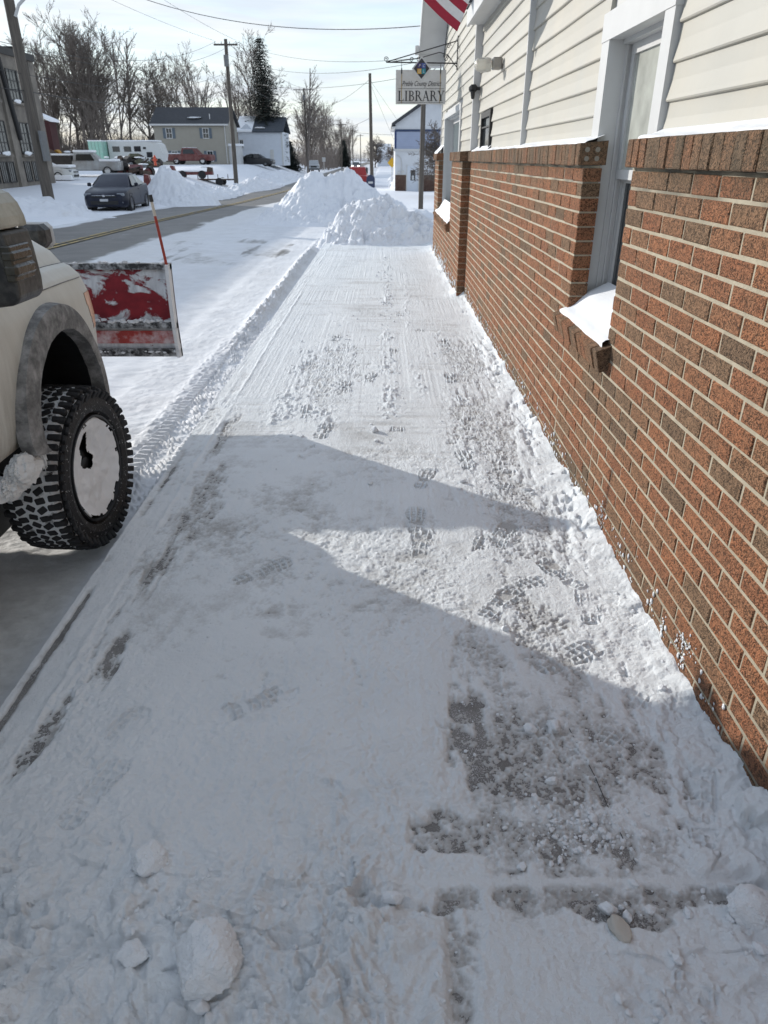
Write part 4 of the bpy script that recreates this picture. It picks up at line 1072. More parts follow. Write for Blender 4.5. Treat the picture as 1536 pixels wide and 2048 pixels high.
# cab, doors, bed
m_ = MB(); m_.bevbox(-3.555, -1.505, -1.45, 2.275, .60, 1.225, .03); m_.build('cab_body', M['paint'], truck)
def trap(z0, z1, ya0, ya1, yb0, yb1, w0, w1):
    r0 = [(XC - w0, ya0, z0), (XC + w0, ya0, z0), (XC + w0, ya1, z0), (XC - w0, ya1, z0)]; r1 = [(XC - w1, yb0, z1), (XC + w1, yb0, z1), (XC + w1, yb1, z1), (XC - w1, yb1, z1)]
    return [r0, r1]
m_ = MB(); m_.loft(trap(1.225, 1.86, -1.40, 2.20, -1.25, 1.45, .99, .80) + [trap(1.86, 1.93, 0, 0, -1.15, 1.30, 1, .72)[1]]); m_.build('cab_roof', M['paint'], truck)
for sx in (1, -1):
    for a, b in ((-1.15, .02), (.12, 1.25)):
        m_ = MB(); X0 = XC + sx * .985; X1 = XC + sx * .83
        m_.quad((X0, a - .02, 1.25), (X0, b + (.45 if b > 1 else .04), 1.25), (X1, b + .02, 1.79), (X1, a + .03, 1.79)); m_.build('side_window', M['glass_dark'], truck)
    m_ = MB(); m_.box(XC + sx * 1.027, XC + sx * 1.03, .045, .055, .5, 1.22); m_.box(XC + sx * 1.027, XC + sx * 1.03, 1.38, 1.39, .5, 1.22); m_.build('door_gap', M['black'], truck)
    for yy in (.25, 1.55):
        m_ = MB(); m_.bevbox(XC + sx * 1.026, XC + sx * 1.06, yy - .32, yy - .14, 1.03, 1.07, .008); m_.build('door_handle', M['mirror_black'], truck)
m_ = MB(); m_.quad((XC - .9, 2.18, 1.26), (XC + .9, 2.18, 1.26), (XC + .76, 1.53, 1.83), (XC - .76, 1.53, 1.83)); m_.build('windshield', M['glass_dark'], truck)
m_ = MB()
for a in ((-3.55, -3.47, -3.4, -1.5, .45, 1.25), (-1.59, -1.51, -3.4, -1.5, .45, 1.25), (-3.55, -1.51, -3.45, -3.38, .45, 1.25), (-3.5, -1.55, -3.4, -1.5, .55, .62)): m_.bevbox(*a, .01)
m_.build('bed', M['paint'], truck)
m_ = MB(); m_.box(-3.2, -1.85, -3.2, 2.2, .25, .62); m_.build('chassis', M['black'], truck)
# wheels
WR, WW = .42, .31
def wheel(cx, cy, side, detail=True, steer=0.0):
    """outer face at cx; axis along x"""
    par = bpy.data.objects.new('wheel', None); COL.objects.link(par); par.parent = truck
    L = chain_loc(truck); par.location = (cx - L.x, cy - L.y, WR - .138 - L.z)
    c0 = Vector((cx, cy, WR - .138))
    Mw = Matrix.Translation(c0) @ Matrix.Rotation(R(steer), 4, 'Z') @ Matrix.Rotation(R(90) if side > 0 else R(-90), 4, 'Y')
    t = MB(); h0 = -WW
    t.lathe([(.275, -.035), (.292, -.006), (.325, .004), (.355, -.002), (.380, -.022)], 64, Mw)      # sidewall
    t.cur = 1
    t.lathe([(.380, -.022), (WR - .014, -.045), (WR - .008, -.08), (WR - .007, -.15), (WR - .008, h0 + .08), (WR - .014, h0 + .045), (.378, h0 + .02)], 64, Mw)
    t.cur = 0; t.lathe([(.378, h0 + .02), (.32, h0), (.275, h0 + .03)], 48, Mw)
    t.cur = 2
    nb_ = 54 if detail else 22
    rr = random.Random(5)
    for k in range(nb_):
        a = 2 * math.pi * k / nb_; st = 2 * math.pi / nb_
        def blk(ac, h, w, l, rot, top=WR, dep=.026, tilt=0.0):
            Mb = Mw @ Matrix.Rotation(ac, 4, 'Z') @ Matrix.Translation((top - dep / 2, 0, h)) @ Matrix.Rotation(rot, 4, 'X') @ Matrix.Rotation(tilt, 4, 'Y')
            t.bevbox(-dep / 2, dep / 2, -l / 2, l / 2, -w / 2, w / 2, .004, Mb)
        o_ = st * .5 if k % 2 else 0
        ln = 2 * math.pi * WR / nb_
        blk(a, -.036 - .010 * (k % 2), .060, ln * .60, .06, WR - .004, .028, -.16)
        blk(a, h0 + .040 + .010 * (k % 2), .060, ln * .60, -.06, WR - .004, .028, .16)
        # shoulder lugs that run down the sidewall
        Mb = Mw @ Matrix.Rotation(a, 4, 'Z') @ Matrix.Translation((.375 - .008 * (k % 2), 0, -.006)) @ Matrix.Rotation(R(-28), 4, 'Y')
        t.bevbox(-.030, .030, -ln * .30, ln * .30, -.008, .010, .003, Mb)
        blk(a + st * .3, -.105, .046, ln * .62, .62 if k % 2 else .25); blk(a + st * .1, -.158, .040, ln * .58, -.55 if k % 2 else -.2); blk(a + st * .55, -.212, .046, ln * .62, .55 if k % 2 else .2)
    t.build('tyre', [M['sidewall'], M['groove'], M['rubber']], par)
    r = MB(); r.lathe([(.278, -.03), (.272, -.006), (.262, -.006), (.255, -.04), (.22, -.10), (.06, -.09), (.055, -.075), (0, -.075)], 48, Mw); r.build('rim', M['rim'], par, True)
    return par, Mw
wp, Mw = wheel(-1.455, 3.30, 1, True, -3.0)
# snow packed into the dish of the wheel, with a melted hole
nr, na = 44, 150; vs, fs = [], []
for i in range(nr + 1):
    for k in range(na):
        rr_ = .260 * i / nr; a = 2 * math.pi * k / na; px_, py_ = rr_ * math.cos(a), rr_ * math.sin(a)
        hgt = -.068 + .058 * (rr_ / .26) ** 2 + .030 * float(fbm(np.array([px_]), np.array([py_]), 14, 3, 8)[0] - .5) + .014 * math.exp(-((px_ - .06) ** 2 + (py_) ** 2) / .012)
        if i == nr: hgt -= .01
        vs.append(Mw @ Vector((px_, py_, hgt)))
for i in range(nr):
    for k in range(na):
        rr_ = .260 * (i + .5) / nr; a = 2 * math.pi * (k + .5) / na; lx, ly_ = rr_ * math.cos(a), rr_ * math.sin(a)
        up, fw_ = -lx, ly_            # local x points down after the turn, local y to the front
        w_ = float(fbm(np.array([lx]), np.array([ly_]), 16, 3, 9)[0] - .5)
        hole = ((fw_ + .01) / (.078 + .05 * w_)) ** 2 + ((up - .05) / (.044 + .05 * w_)) ** 2 < 1 or ((fw_ + .02) / (.045 + .04 * w_)) ** 2 + ((up - .125) / (.080 + .04 * w_)) ** 2 < 1
        rag = i > nr - 4 and w_ > .10
        if not hole and not rag and i > 0: fs.append((i * na + k, i * na + (k + 1) % na, (i + 1) * na + (k + 1) % na, (i + 1) * na + k))
m_ = MB(); m_.add(vs, fs); m_.build('packed_snow', snow_mat('packed_wheel_snow', (.80, .805, .81), fine=.3), wp, True, fix=False)
wheel(-3.605 + .31 - .31, 3.30, -1, False); wheel(-1.50, -1.75, 1, False); wheel(-3.56, -1.75, -1, False)
# right tow mirror
mi = bpy.data.objects.new('side_mirror', None); COL.objects.link(mi); mi.parent = truck
def pxz(pts, y0, y1, nm, mat): m_ = MB(); m_.prism(pts, 'y', y0, y1); o = m_.build(nm, mat, mi); md = o.modifiers.new('b', 'BEVEL'); md.width = .010; md.segments = 2; return o
pxz([(-1.36, 1.302), (-1.12, 1.292), (-1.07, 1.298), (-1.048, 1.318), (-1.045, 1.36), (-1.05, 1.45), (-1.058, 1.508), (-1.36, 1.508)], 2.13, 2.30, 'housing', M['mirror_black'])
pxz([(-1.36, 1.512), (-1.060, 1.512), (-1.064, 1.545), (-1.076, 1.580), (-1.096, 1.606), (-1.125, 1.618), (-1.36, 1.62)], 2.125, 2.31, 'painted_cap', M['mirror_cap'])
m_ = MB(); m_.box(-1.34, -1.118, 2.118, 2.128, 1.325, 1.50); m_.build('mirror_glass', M['glass_dark'], mi)
for a, b, c in ((1.425, 1.457, -1.036), (1.383, 1.418, -1.032)): m_ = MB(); m_.bevbox(-1.075, c, 2.118, 2.25, a, b, .008); m_.build('marker_lens', M['lens'], mi)
m_ = MB(); m_.bevbox(-1.073, -1.042, 2.122, 2.25, 1.368, 1.47, .004); m_.build('lens_base', M['lens'], mi)
for zz in (1.36, 1.46):
    m_ = MB(); m_.tube((-1.34, 2.22, zz), (-1.58, 2.10, zz - .06), .02); m_.build('mirror_arm', M['mirror_black'], mi)
mi.location = (-.052, .05, .0)
ml = bpy.data.objects.new('side_mirror', None); COL.objects.link(ml); ml.parent = truck
m_ = MB(); m_.bevbox(-4.0, -3.72, 2.13, 2.30, 1.30, 1.62, .04); m_.build('housing', M['mirror_black'], ml)
m_ = MB(); m_.tube((-3.72, 2.22, 1.4), (-3.5, 2.10, 1.34), .02); m_.build('mirror_arm', M['mirror_black'], ml)

# ---- plough
def plowm():
    t = NT('snow_smeared_red'); p = t.pos((1, 1, 1.5))
    zz_ = t.n('ShaderNodeSeparateXYZ', {'Vector': t.pos()}).outputs['Z']
    f = t.ramp(t.math('ADD', t.noise(p, 4.2, 7, .62, .6), t.math('MULTIPLY', t.math('ABSOLUTE', t.math('SUBTRACT', zz_, .78)), .60)), .53, .575, 0.0, 1.0)
    red_ = t.ramp(t.noise(p, 9, 5), .3, .7, (.15, .010, .018), (.27, .018, .028))
    snw = t.ramp(t.noise(t.pos((1, 1, .25)), 25, 5, .6), .3, .7, (.42, .43, .45), (.72, .73, .75))
    t.col(t.mix(f, red_, snw)); t.rough(t.ramp(f, 0, 1, .4, .8)); t.bump(f, .5, .02); return t.m
M['plow'] = plowm()
M['plow_snow'] = snow_mat('snow_on_blade', (.72, .725, .735), dirty=((.30, .30, .31), .8, 9.0, .56), fine=.6)
M['steel_black'] = plain('worn_black_steel', (.02, .02, .022), .5, .3, 20, .2, 60, dirt=((.60, .61, .62), .8), dscale=22)
pl = bpy.data.objects.new('plow', None); COL.objects.link(pl); pl.parent = truck
PX0, PX1, PY, PZ = -3.62, -1.515, 5.22, .385
def blade_y(z): u = (z - PZ) / .65; return PY + .10 * (u - .35) ** 2 - .03 * u
def strip(z0, z1, off, nm, mat, x0=PX0, x1=PX1, th=.02, n=8):
    m_ = MB(); rings = []
    zs = [z0 + (z1 - z0) * k / n for k in range(n + 1)]
    rng = [(blade_y(z) - off, z) for z in zs] + [(blade_y(z) - off + th, z) for z in zs[::-1]]
    m_.loft([[(x, y, z) for y, z in rng] for x in np.linspace(x0, x1, 24)]); return m_.build(nm, mat, pl, True)
strip(PZ + .02, 1.02, 0, 'moldboard', M['plow'])
strip(.995, 1.035, .03, 'top_rail', M['steel_black'], th=.05)
strip(.585, .625, .028, 'mid_rail', M['steel_black'], th=.03)
strip(.47, .565, .012, 'lower_band', plain('red_band', (.30, .025, .02), .45, .15, 9, dirt=((.68, .69, .70), .9), dscale=6), th=.014)
strip(PZ - .015, PZ + .048, .020, 'cutting_edge', M['steel_black'], th=.03)
for xx in np.arange(-3.5, -1.5, .135):
    m_ = MB(); m_.tube((xx, blade_y(PZ) - .034, PZ + .018), (xx, blade_y(PZ) - .018, PZ + .018), .010, n=8); m_.build('bolt', M['rim'], pl)
for xx in (PX1 - .012, -2.86, PX0 + .012):
    m_ = MB(); zs = np.linspace(PZ - .01, 1.03, 10)
    m_.loft([[(xx - .012, blade_y(z) - .07, z), (xx + .012, blade_y(z) - .07, z), (xx + .012, blade_y(z) + .015, z), (xx - .012, blade_y(z) + .015, z)] for z in zs]); m_.build('end_rib' if xx in (PX1 - .012, PX0 + .012) else 'rib', M['plow_snow'], pl)
m_ = MB()
rr = random.Random(12)
for i in range(230):
    xx = rr.uniform(PX0 + .05, PX1 - .03); zz = rr.choice([.635, .635, .64, 1.038, .405, .64]); g_ = rr.uniform(.006, .017)
    lump(m_, (xx, blade_y(zz) - .028, zz + rr.uniform(-.004, .010)), g_ * rr.uniform(1, 2.2), g_, g_ * .8, 200 + i, 1)
m_.build('clinging_snow', M['plow_snow'], pl, True)['kind'] = 'stuff'
def stick():
    t = NT('marker_stick'); p = t.pos(); z = t.n('ShaderNodeSeparateXYZ', {'Vector': p}).outputs['Z']
    a = t.ramp(z, .5, 1.0, 0, 1); f = t.math('GREATER_THAN', z, 1.345); f2 = t.math('GREATER_THAN', z, 1.445)
    c = t.mix(f2, t.mix(f, (.30, .03, .015), (.52, .46, .38)), (.02, .02, .02)); t.col(c); t.rough(.5); return t.m
m_ = MB(); m_.tube((-1.525, 5.19, .95), (-1.578, 5.19, 1.445), .010, .010); m_.build('marker_rod', stick(), pl)
m_ = MB(); m_.tube((-1.577, 5.19, 1.435), (-1.581, 5.19, 1.478), .015, .013); m_.build('rod_cap', M['black'], pl)
m_ = MB()
for sx in (-1, 1): m_.tube((XC + sx * .45, 4.2, .38), (XC + sx * .12, 5.1, .45), .04); m_.tube((XC + sx * .40, 4.75, .48), (XC + sx * .40, 5.15, .55), .03)
m_.tube((XC - .42, 4.75, .48), (XC + .42, 4.75, .48), .035); m_.tube((XC, 4.25, .95), (XC, 5.0, .55), .03)
m_.build('push_frame', M['steel_black'], pl)
m_ = MB(); m_.tube((XC - .42, 4.28, .4), (XC - .42, 4.22, 1.24), .022); m_.tube((XC + .42, 4.28, .4), (XC + .42, 4.22, 1.24), .022); m_.tube((XC - .6, 4.22, 1.235), (XC + .6, 4.22, 1.235), .016); m_.build('light_bar', M['steel_black'], pl)
for sx in (-1, 1):
    xc = XC + sx * .55
    m_ = MB(); m_.bevbox(xc - .085, xc + .085, 4.17, 4.30, 1.245, 1.37, .03); m_.build('plow_lamp', M['mirror_black'], pl)
    m_ = MB(); m_.bevbox(xc - .09, xc + .09, 4.27, 4.32, 1.24, 1.376, .025); m_.build('lamp_bezel', M['soffit'], pl)
# ================================================================== VEHICLES
def car(name, label, loc, rz, spec, paint, group=None, snow=False, lights=False, cat='car'):
    """front towards local -y; spec: list of body stations (y, half width, z low, z top), cabin stations (y, half w base, half w roof, z base, z roof)"""
    root = thing(name, label, cat, (0, 0, 0), 0, group)
    W = spec['w']; body = MB(); rings = []
    for (y, w, z0, z1) in spec['body']:
        m = z0 + (z1 - z0) * .55
        rings.append([(-w * .90, y, z0), (w * .90, y, z0), (w * .985, y, z0 + .08), (w, y, m), (w * .965, y, z1 - .05), (w * .88, y, z1), (0, y, z1 + .015), (-w * .88, y, z1), (-w * .965, y, z1 - .05), (-w, y, m), (-w * .985, y, z0 + .08)])
    body.loft(rings); body.build('body', paint, root, True)
    cab = MB(); rings = []
    for (y, wb, wt, z0, z1) in spec['cabin']:
        rings.append([(-wb, y, z0), (wb, y, z0), (wt, y, z1 - .05 if z1 - z0 > .15 else z1), (wt * .86, y, z1), (-wt * .86, y, z1), (-wt, y, z1 - .05 if z1 - z0 > .15 else z1)])
    cab.loft(rings); cab.build('cabin', paint, root, True)
    for nm, q in spec['glass']:
        for s in ((1,) if nm in ('windshield', 'rear_window') else (1, -1)):
            m_ = MB(); m_.add([(s * p[0], p[1], p[2]) for p in q], [tuple(range(len(q)))]); m_.build(nm, M['glass_dark'], root)
    for wy in spec['wheels']:
        for s in (1, -1):
            r = spec['r']; Mw_ = Matrix.Translation((s * (W + .005), wy, r)) @ Matrix.Rotation(R(90) * s, 4, 'Y')
            wr = bpy.data.objects.new('wheel', None); COL.objects.link(wr); wr.parent = root
            m_ = MB(); m_.lathe([(r * .62, -.01), (r * .82, .0), (r * .97, -.03), (r, -.08), (r, -.18), (r * .9, -.2), (.02, -.2)], 24, Mw_); m_.build('tyre', M['rubber'], wr, True)
            m_ = MB(); m_.lathe([(r * .63, -.012), (r * .55, -.03), (r * .2, -.02), (0, -.015)], 20, Mw_); m_.build('rim', spec.get('rim', M['soffit']), wr, True)
            m_ = MB(); m_.lathe([(0, -.22), (r * 1.17, -.22), (r * 1.17, -.004)], 24, Mw_)
            m_.build('wheel_arch', M['black'], root)
    for nm, mat, b in spec.get('extras', []):
        for s in ((1, -1) if b[0] > 0.02 else (1,)):
            m_ = MB(); m_.bevbox(*(sorted((s * b[0], s * b[1])) if s * b[0] != -b[1] else (b[0], b[1])), *b[2:6], b[6] if len(b) > 6 else .012); m_.build(nm, mat, root)
    if snow:
        m_ = MB()
        for (x0, x1, y0, y1, z0, z1) in snow: m_.bevbox(x0, x1, y0, y1, z0, z1, min(.05, (z1 - z0) * .45))
        m_.build('snow_cover', M['snow'], root, True)
    root.location = loc; root.rotation_euler = (0, 0, rz)
    return root
navy = plain('navy_paint', (.010, .013, .028), .35, .15, 3, spec=.3, dirt=((.05, .055, .075), .3), dscale=2.5)
red_p = plain('faded_red_paint', (.13, .022, .02), .45, .2, 3, dirt=((.25, .2, .18), .3))
red_b = plain('bright_red_paint', (.33, .025, .025), .35, .1, 3)
white_p = plain('white_paint', (.60, .61, .60), .4, .05, 3, dirt=((.4, .38, .34), .4))
silver = plain('pale_silver_paint', (.45, .47, .49), .3, .05, 3)
dark_p = plain('black_paint', (.015, .015, .018), .3, .2, 3)
head_off = plain('headlamp_lens', (.22, .24, .27), .15, .1, 10)
tail = plain('tail_lamp', (.25, .012, .012), .25)
plate = plain('number_plate', (.55, .56, .58), .5)
sedan = dict(w=.885, r=.325, wheels=(-1.36, 1.30),
    body=[(-2.26, .55, .34, .56), (-2.22, .72, .24, .66), (-2.08, .82, .19, .74), (-1.7, .88, .18, .83), (-1.0, .885, .18, .92), (0, .885, .18, .95), (1.2, .885, .18, .98), (1.9, .86, .20, .99), (2.18, .78, .26, .92), (2.25, .62, .36, .72)],
    cabin=[(-1.08, .78, .76, .86, .90), (-.30, .82, .60, .93, 1.36), (.05, .83, .585, .94, 1.425), (.7, .83, .58, .95, 1.42), (1.15, .82, .57, .96, 1.33), (1.85, .76, .70, .97, 1.0)],
    glass=[('windshield', [(-.70, -.98, .945), (.70, -.98, .945), (.56, -.29, 1.345), (-.56, -.29, 1.345)]), ('rear_window', [(-.58, 1.75, 1.05), (.58, 1.75, 1.05), (.52, 1.2, 1.33), (-.52, 1.2, 1.33)]),
        ('front_window', [(.832, -.80, .96), (.838, .22, .965), (.612, .22, 1.36), (.622, -.25, 1.33)]), ('back_window', [(.838, .28, .965), (.822, 1.30, .985), (.60, 1.02, 1.32), (.612, .28, 1.36)])],
    extras=[('headlight', head_off, (.50, .80, -2.19, -2.0, .60, .72, .03)), ('grille', M['black'], (-.50, .50, -2.275, -2.2, .56, .62)), ('intake', M['black'], (-.55, .55, -2.27, -2.2, .30, .44)), ('chrome_bar', plain('chrome_bar', (.6, .62, .65), .2, metal=.8), (-.46, .46, -2.285, -2.22, .625, .645, .006)), ('emblem', plain('emblem_chrome', (.6, .6, .62), .2, metal=.8), (-.05, .05, -2.29, -2.24, .585, .66, .01)),
        ('fog_lamp', head_off, (.58, .74, -2.22, -2.1, .34, .41, .02)), ('door_mirror', navy, (.90, 1.05, -.70, -.56, .93, 1.07, .03)), ('number_plate', plate, (-.16, .16, -2.292, -2.25, .42, .51, .004)), ('door_gap', M['black'], (.886, .889, .24, .255, .3, .95, .001)), ('door_handle', navy, (.885, .91, .02, .18, .80, .83, .005)), ('sill', M['black'], (.84, .89, -.95, .95, .19, .25))],
    rim=plain('alloy', (.20, .205, .21), .35, metal=.5))
car('sedan', 'dark blue sedan parked across the road beside a snow pile', (-11.55, 33.4, gz(-11.0, 33) - .10), R(4), sedan, navy)
suv = dict(w=.93, r=.36, wheels=(-1.4, 1.35), body=[(-2.3, .7, .45, .85), (-2.25, .86, .3, 1.0), (-1.5, .93, .28, 1.08), (0, .93, .28, 1.1), (2.2, .93, .3, 1.1), (2.3, .85, .4, 1.0)],
    cabin=[(-1.2, .85, .8, 1.05, 1.1), (-.6, .87, .72, 1.07, 1.68), (.5, .87, .72, 1.08, 1.74), (1.9, .86, .72, 1.08, 1.70), (2.25, .84, .78, 1.08, 1.15)],
    glass=[('windshield', [(-.76, -1.16, 1.12), (.76, -1.16, 1.12), (.66, -.62, 1.62), (-.66, -.62, 1.62)]), ('rear_window', [(-.70, 2.24, 1.18), (.70, 2.24, 1.18), (.64, 1.98, 1.6), (-.64, 1.98, 1.6)]), ('front_window', [(.875, -.85, 1.12), (.875, 1.9, 1.12), (.745, 1.7, 1.6), (.745, -.5, 1.6)])],
    extras=[('headlight', head_off, (.55, .88, -2.32, -2.2, .78, .93, .03)), ('grille', M['black'], (-.5, .5, -2.33, -2.25, .65, .9)), ('bumper', M['black'], (-.8, .8, -2.34, -2.2, .35, .52))])
car('sport_utility', 'pale silver vehicle waiting at the far roadside before the bare trees', (-11.75, 131, gz(-11.5, 131) + .1), R(4), suv, silver, cat='car')
pick = dict(w=.95, r=.37, wheels=(-1.7, 1.6), body=[(-2.7, .8, .5, .95), (-2.62, .93, .38, 1.02), (-1.5, .95, .36, 1.07), (0, .95, .36, 1.08), (2.6, .95, .38, 1.08), (2.68, .92, .42, 1.04)],
    cabin=[(-1.15, .86, .82, 1.05, 1.1), (-.6, .87, .70, 1.06, 1.70), (.1, .87, .70, 1.06, 1.76), (.85, .87, .72, 1.06, 1.74), (.98, .86, .80, 1.06, 1.12)],
    glass=[('windshield', [(-.78, -1.12, 1.12), (.78, -1.12, 1.12), (.66, -.64, 1.64), (-.66, -.64, 1.64)]), ('rear_window', [(-.68, .985, 1.16), (.68, .985, 1.16), (.6, .90, 1.62), (-.6, .90, 1.62)]), ('front_window', [(.878, -.78, 1.12), (.878, .72, 1.12), (.735, .66, 1.6), (.735, -.5, 1.6)])],
    extras=[('bed_wall', M['black'], (.06, .80, 1.1, 2.55, 1.082, 1.088, .001))])
import copy
p1 = copy.deepcopy({k: v for k, v in pick.items() if k != 'extras'}); p1['extras'] = [('tail_lamp', tail, (.78, .93, 2.66, 2.70, .70, 1.0, .01)), ('bumper', plain('bumper_chrome', (.35, .35, .36), .3, metal=.6), (-.9, .9, 2.68, 2.80, .42, .58)), ('bed_cap', plain('grey_bed_cap', (.085, .085, .088), .5), (-.90, .90, 1.06, 2.66, 1.085, 1.66, .08)), ('number_plate', plate, (-.15, .15, 2.80, 2.81, .48, .56, .002))]
car('pickup', 'bright red pickup with grey bed cap parked behind the snow pile', (-2.42, 71.6, gz(-2.4, 72) - .13), R(0), p1, red_b, cat='truck')
p2 = dict(pick); car('pickup', 'dull red pickup parked before the beige house', (-23.3, 95.0, gz(-23.3, 95) + .05), R(82), p2, red_p, cat='truck', snow=[(-.6, .6, -.55, .8, 1.74, 1.80), (-.8, .8, 1.1, 2.6, 1.09, 1.2)])
dbrown = plain('dark_brown_paint', (.02, .016, .014), .6, .3, 4)
p3 = {k: v for k, v in pick.items()}; p3['extras'] = [('bed_box', dbrown, (-.97, .97, 1.04, 3.3, .62, 1.5, .04))]
old = car('pickup', 'old white pickup with dark bed, buried under snow in the junk lot', (-20.9, 55.2, gz(-21.0, 55.2) + .05), R(97), p3, plain('rusty_white_paint', (.34, .35, .35), .6, .1, 3, dirt=((.16, .12, .09), .7), dscale=1.2), cat='truck', snow=[(-.72, .72, -.68, .9, 1.72, 1.90), (-.85, .85, -2.5, -1.1, 1.04, 1.24), (-.85, .85, 1.15, 3.2, 1.40, 1.64)])
old.scale = (.84, .84, .84)
car('sedan', 'dark car half hidden by snow before the white house', (-16.8, 104.0, gz(-16.8, 104) - .05), R(80), sedan, dark_p, snow=[(-.5, .5, -.1, 1.0, 1.42, 1.47)])
car('sedan', 'snow covered car hump left of the old white pickup', (-22.6, 51.2, gz(-22.6, 51.2) - .15), R(95), sedan, white_p, snow=[(-.6, .6, -.4, 1.3, 1.34, 1.58), (-.8, .8, -2.1, -.9, .85, 1.02), (-.75, .75, 1.5, 2.1, .95, 1.1), (-.92, .92, -2.2, 2.2, .12, .42)])
onc = car('sedan', 'oncoming dark car with its headlights on, far down the road', (-5.9, 165, gz(-5.9, 165) - .10), R(-2), sedan, dark_p)
def emit(name, c, s):
    t = NT(name); t.b.inputs['Emission Color'].default_value = (*c, 1); t.b.inputs['Emission Strength'].default_value = s; t.col((.8, .8, .8)); return t.m
for sx in (-1, 1):
    m_ = MB(); Mh = Matrix.Translation((sx * .64, -2.30, .64)) @ Matrix.Rotation(R(90), 4, 'X'); m_.lathe([(0, 0), (.16, 0), (.18, -.06)], 14, Mh)
    o = m_.build('lit_headlight', emit('headlight_glow', (1, .98, .92), 6.0)); o.parent = onc

# ---- junk lot
scr = plain('scrap_metal', (.07, .055, .045), .8, .4, 4, .3, 30, dirt=((.14, .07, .04), .6)); mint = plain('mint_paint', (.28, .52, .42), .5, .08, 2, dirt=((.5, .5, .5), .3))
olive = plain('olive_drab', (.10, .10, .065), .8, .2, 4); orange = plain('orange_paint', (.50, .07, .03), .5); yell = plain('machine_yellow', (.42, .22, .03), .5, .2, 4)
cp = thing('camper_trailer', 'long white camper trailer in the lot left of the beige house', 'trailer', (-25.6, 84, gz(-25.6, 84)), 0)
z0 = gz(-25.6, 84) + .05
m_ = MB(); m_.prism([(-29.0, z0 + .35), (-23.55, z0 + .30), (-23.35, z0 + 1.1), (-23.6, z0 + 1.95), (-23.9, z0 + 2.15), (-29.0, z0 + 2.25)], 'y', 83.0, 85.2); m_.build('shell', white_p, cp)
for x, z, w, h in ((-28.2, 1.25, .75, .5), (-27.0, 1.25, .75, .5), (-25.95, 1.27, .7, .5), (-24.75, .72, .6, .5), (-25.2, 1.5, .3, .2)):
    m_ = MB(); m_.box(x - w / 2, x + w / 2, 82.97, 83.01, z0 + z, z0 + z + h); m_.build('window', M['pane_dark'], cp)
m_ = MB(); m_.box(-28.9, -23.8, 82.96, 83.0, z0 + .42, z0 + .50); m_.build('stripe', silver, cp)
m_ = MB(); m_.bevbox(-29.0, -23.9, 83.0, 85.2, z0 + 2.2, z0 + 2.34, .04); m_.build('roof_snow', M['snow'], cp)
for x in (-26.6, -25.8):
    m_ = MB(); m_.tube((x, 83.02, z0 + .25), (x, 83.25, z0 + .25), .32, n=16); m_.build('wheel', M['rubber'], cp)
m_ = MB(); m_.tube((-23.4, 84.1, z0 + .35), (-22.3, 84.1, z0 + .35), .05); m_.build('hitch', scr, cp)
bt = thing('box_trailer', 'mint green box trailer at the left end of the white camper', 'trailer', (-29.9, 82.5, gz(-29.9, 82.5)))
m_ = MB(); m_.box(-30.55, -29.15, 81.6, 84.5, z0 + .45, z0 + 2.22); m_.build('box', mint, bt)
for x in (-30.2, -29.85, -29.5): m_ = MB(); m_.box(x - .01, x + .01, 81.585, 81.6, z0 + .5, z0 + 2.2); m_.build('panel_seam', olive, bt)
m_ = MB(); m_.bevbox(-30.6, -29.1, 81.55, 84.5, z0 + 2.2, z0 + 2.30, .03); m_.build('roof_snow', M['snow'], bt)
for x in (-30.3, -29.4): m_ = MB(); m_.tube((x, 81.9, z0 + .2), (x, 82.15, z0 + .2), .3, n=14); m_.build('wheel', M['rubber'], bt)
rj = random.Random(77)
def heap(name, label, cx, cy, w, d, h, n, mats, seed):
    root = thing(name, label, 'scrap heap', (cx, cy, gz(cx, cy))); q = random.Random(seed); z_ = gz(cx, cy)
    for i in range(n):
        x, y = cx + q.uniform(-w, w) / 2, cy + q.uniform(-d, d) / 2; top = h * (1 - abs(x - cx) / w * 1.2)
        m_ = MB(); t_ = q.random(); zz = z_ + q.uniform(.05, max(.1, top))
        if t_ < .4: Mb = Matrix.Translation((x, y, zz)) @ Matrix.Rotation(q.uniform(0, 3), 4, 'Z') @ Matrix.Rotation(q.uniform(-.6, .6), 4, 'X'); m_.bevbox(-q.uniform(.2, .6), q.uniform(.2, .6), -.3, .3, -q.uniform(.05, .3), q.uniform(.05, .3), .03, Mb); nm = 'crate'
        elif t_ < .75: m_.tube((x - q.uniform(.2, 1.), y, zz - .2), (x + q.uniform(.2, 1.), y + q.uniform(-.5, .5), zz + q.uniform(-.1, .4)), q.uniform(.03, .10), n=7); nm = 'pipe'
        else: m_.tube((x, y, zz), (x + .1, y + .25, zz + .05), q.uniform(.2, .36), n=14); nm = 'drum'
        m_.build(nm, q.choice(mats), root)
    m_ = MB()
    for i in range(max(3, n // 4)): lump(m_, (cx + q.uniform(-w, w) / 2, cy + q.uniform(-d, d) / 2, z_ + h * q.uniform(.5, .95)), q.uniform(.2, .5), .4, q.uniform(.06, .14), seed * 10 + i, 2)
    m_.build('snow_cover', M['snow'], root, True); return root
heap('scrap_heap', 'dark jumbled scrap heap before the white camper', -23.2, 72.5, 4.2, 2.6, .95, 34, [scr, olive, dbrown, silver], 3)
heap('scrap_heap', 'low rusty scrap behind the snow pile by the sedan', -18.6, 57.0, 3.2, 1.6, .75, 20, [scr, dbrown, red_p], 4)
heap('scrap_heap', 'yellow and brown machinery parts before the dark red shed', -26.5, 62.5, 2.6, 1.6, 1.5, 16, [yell, scr, olive, yell], 5)
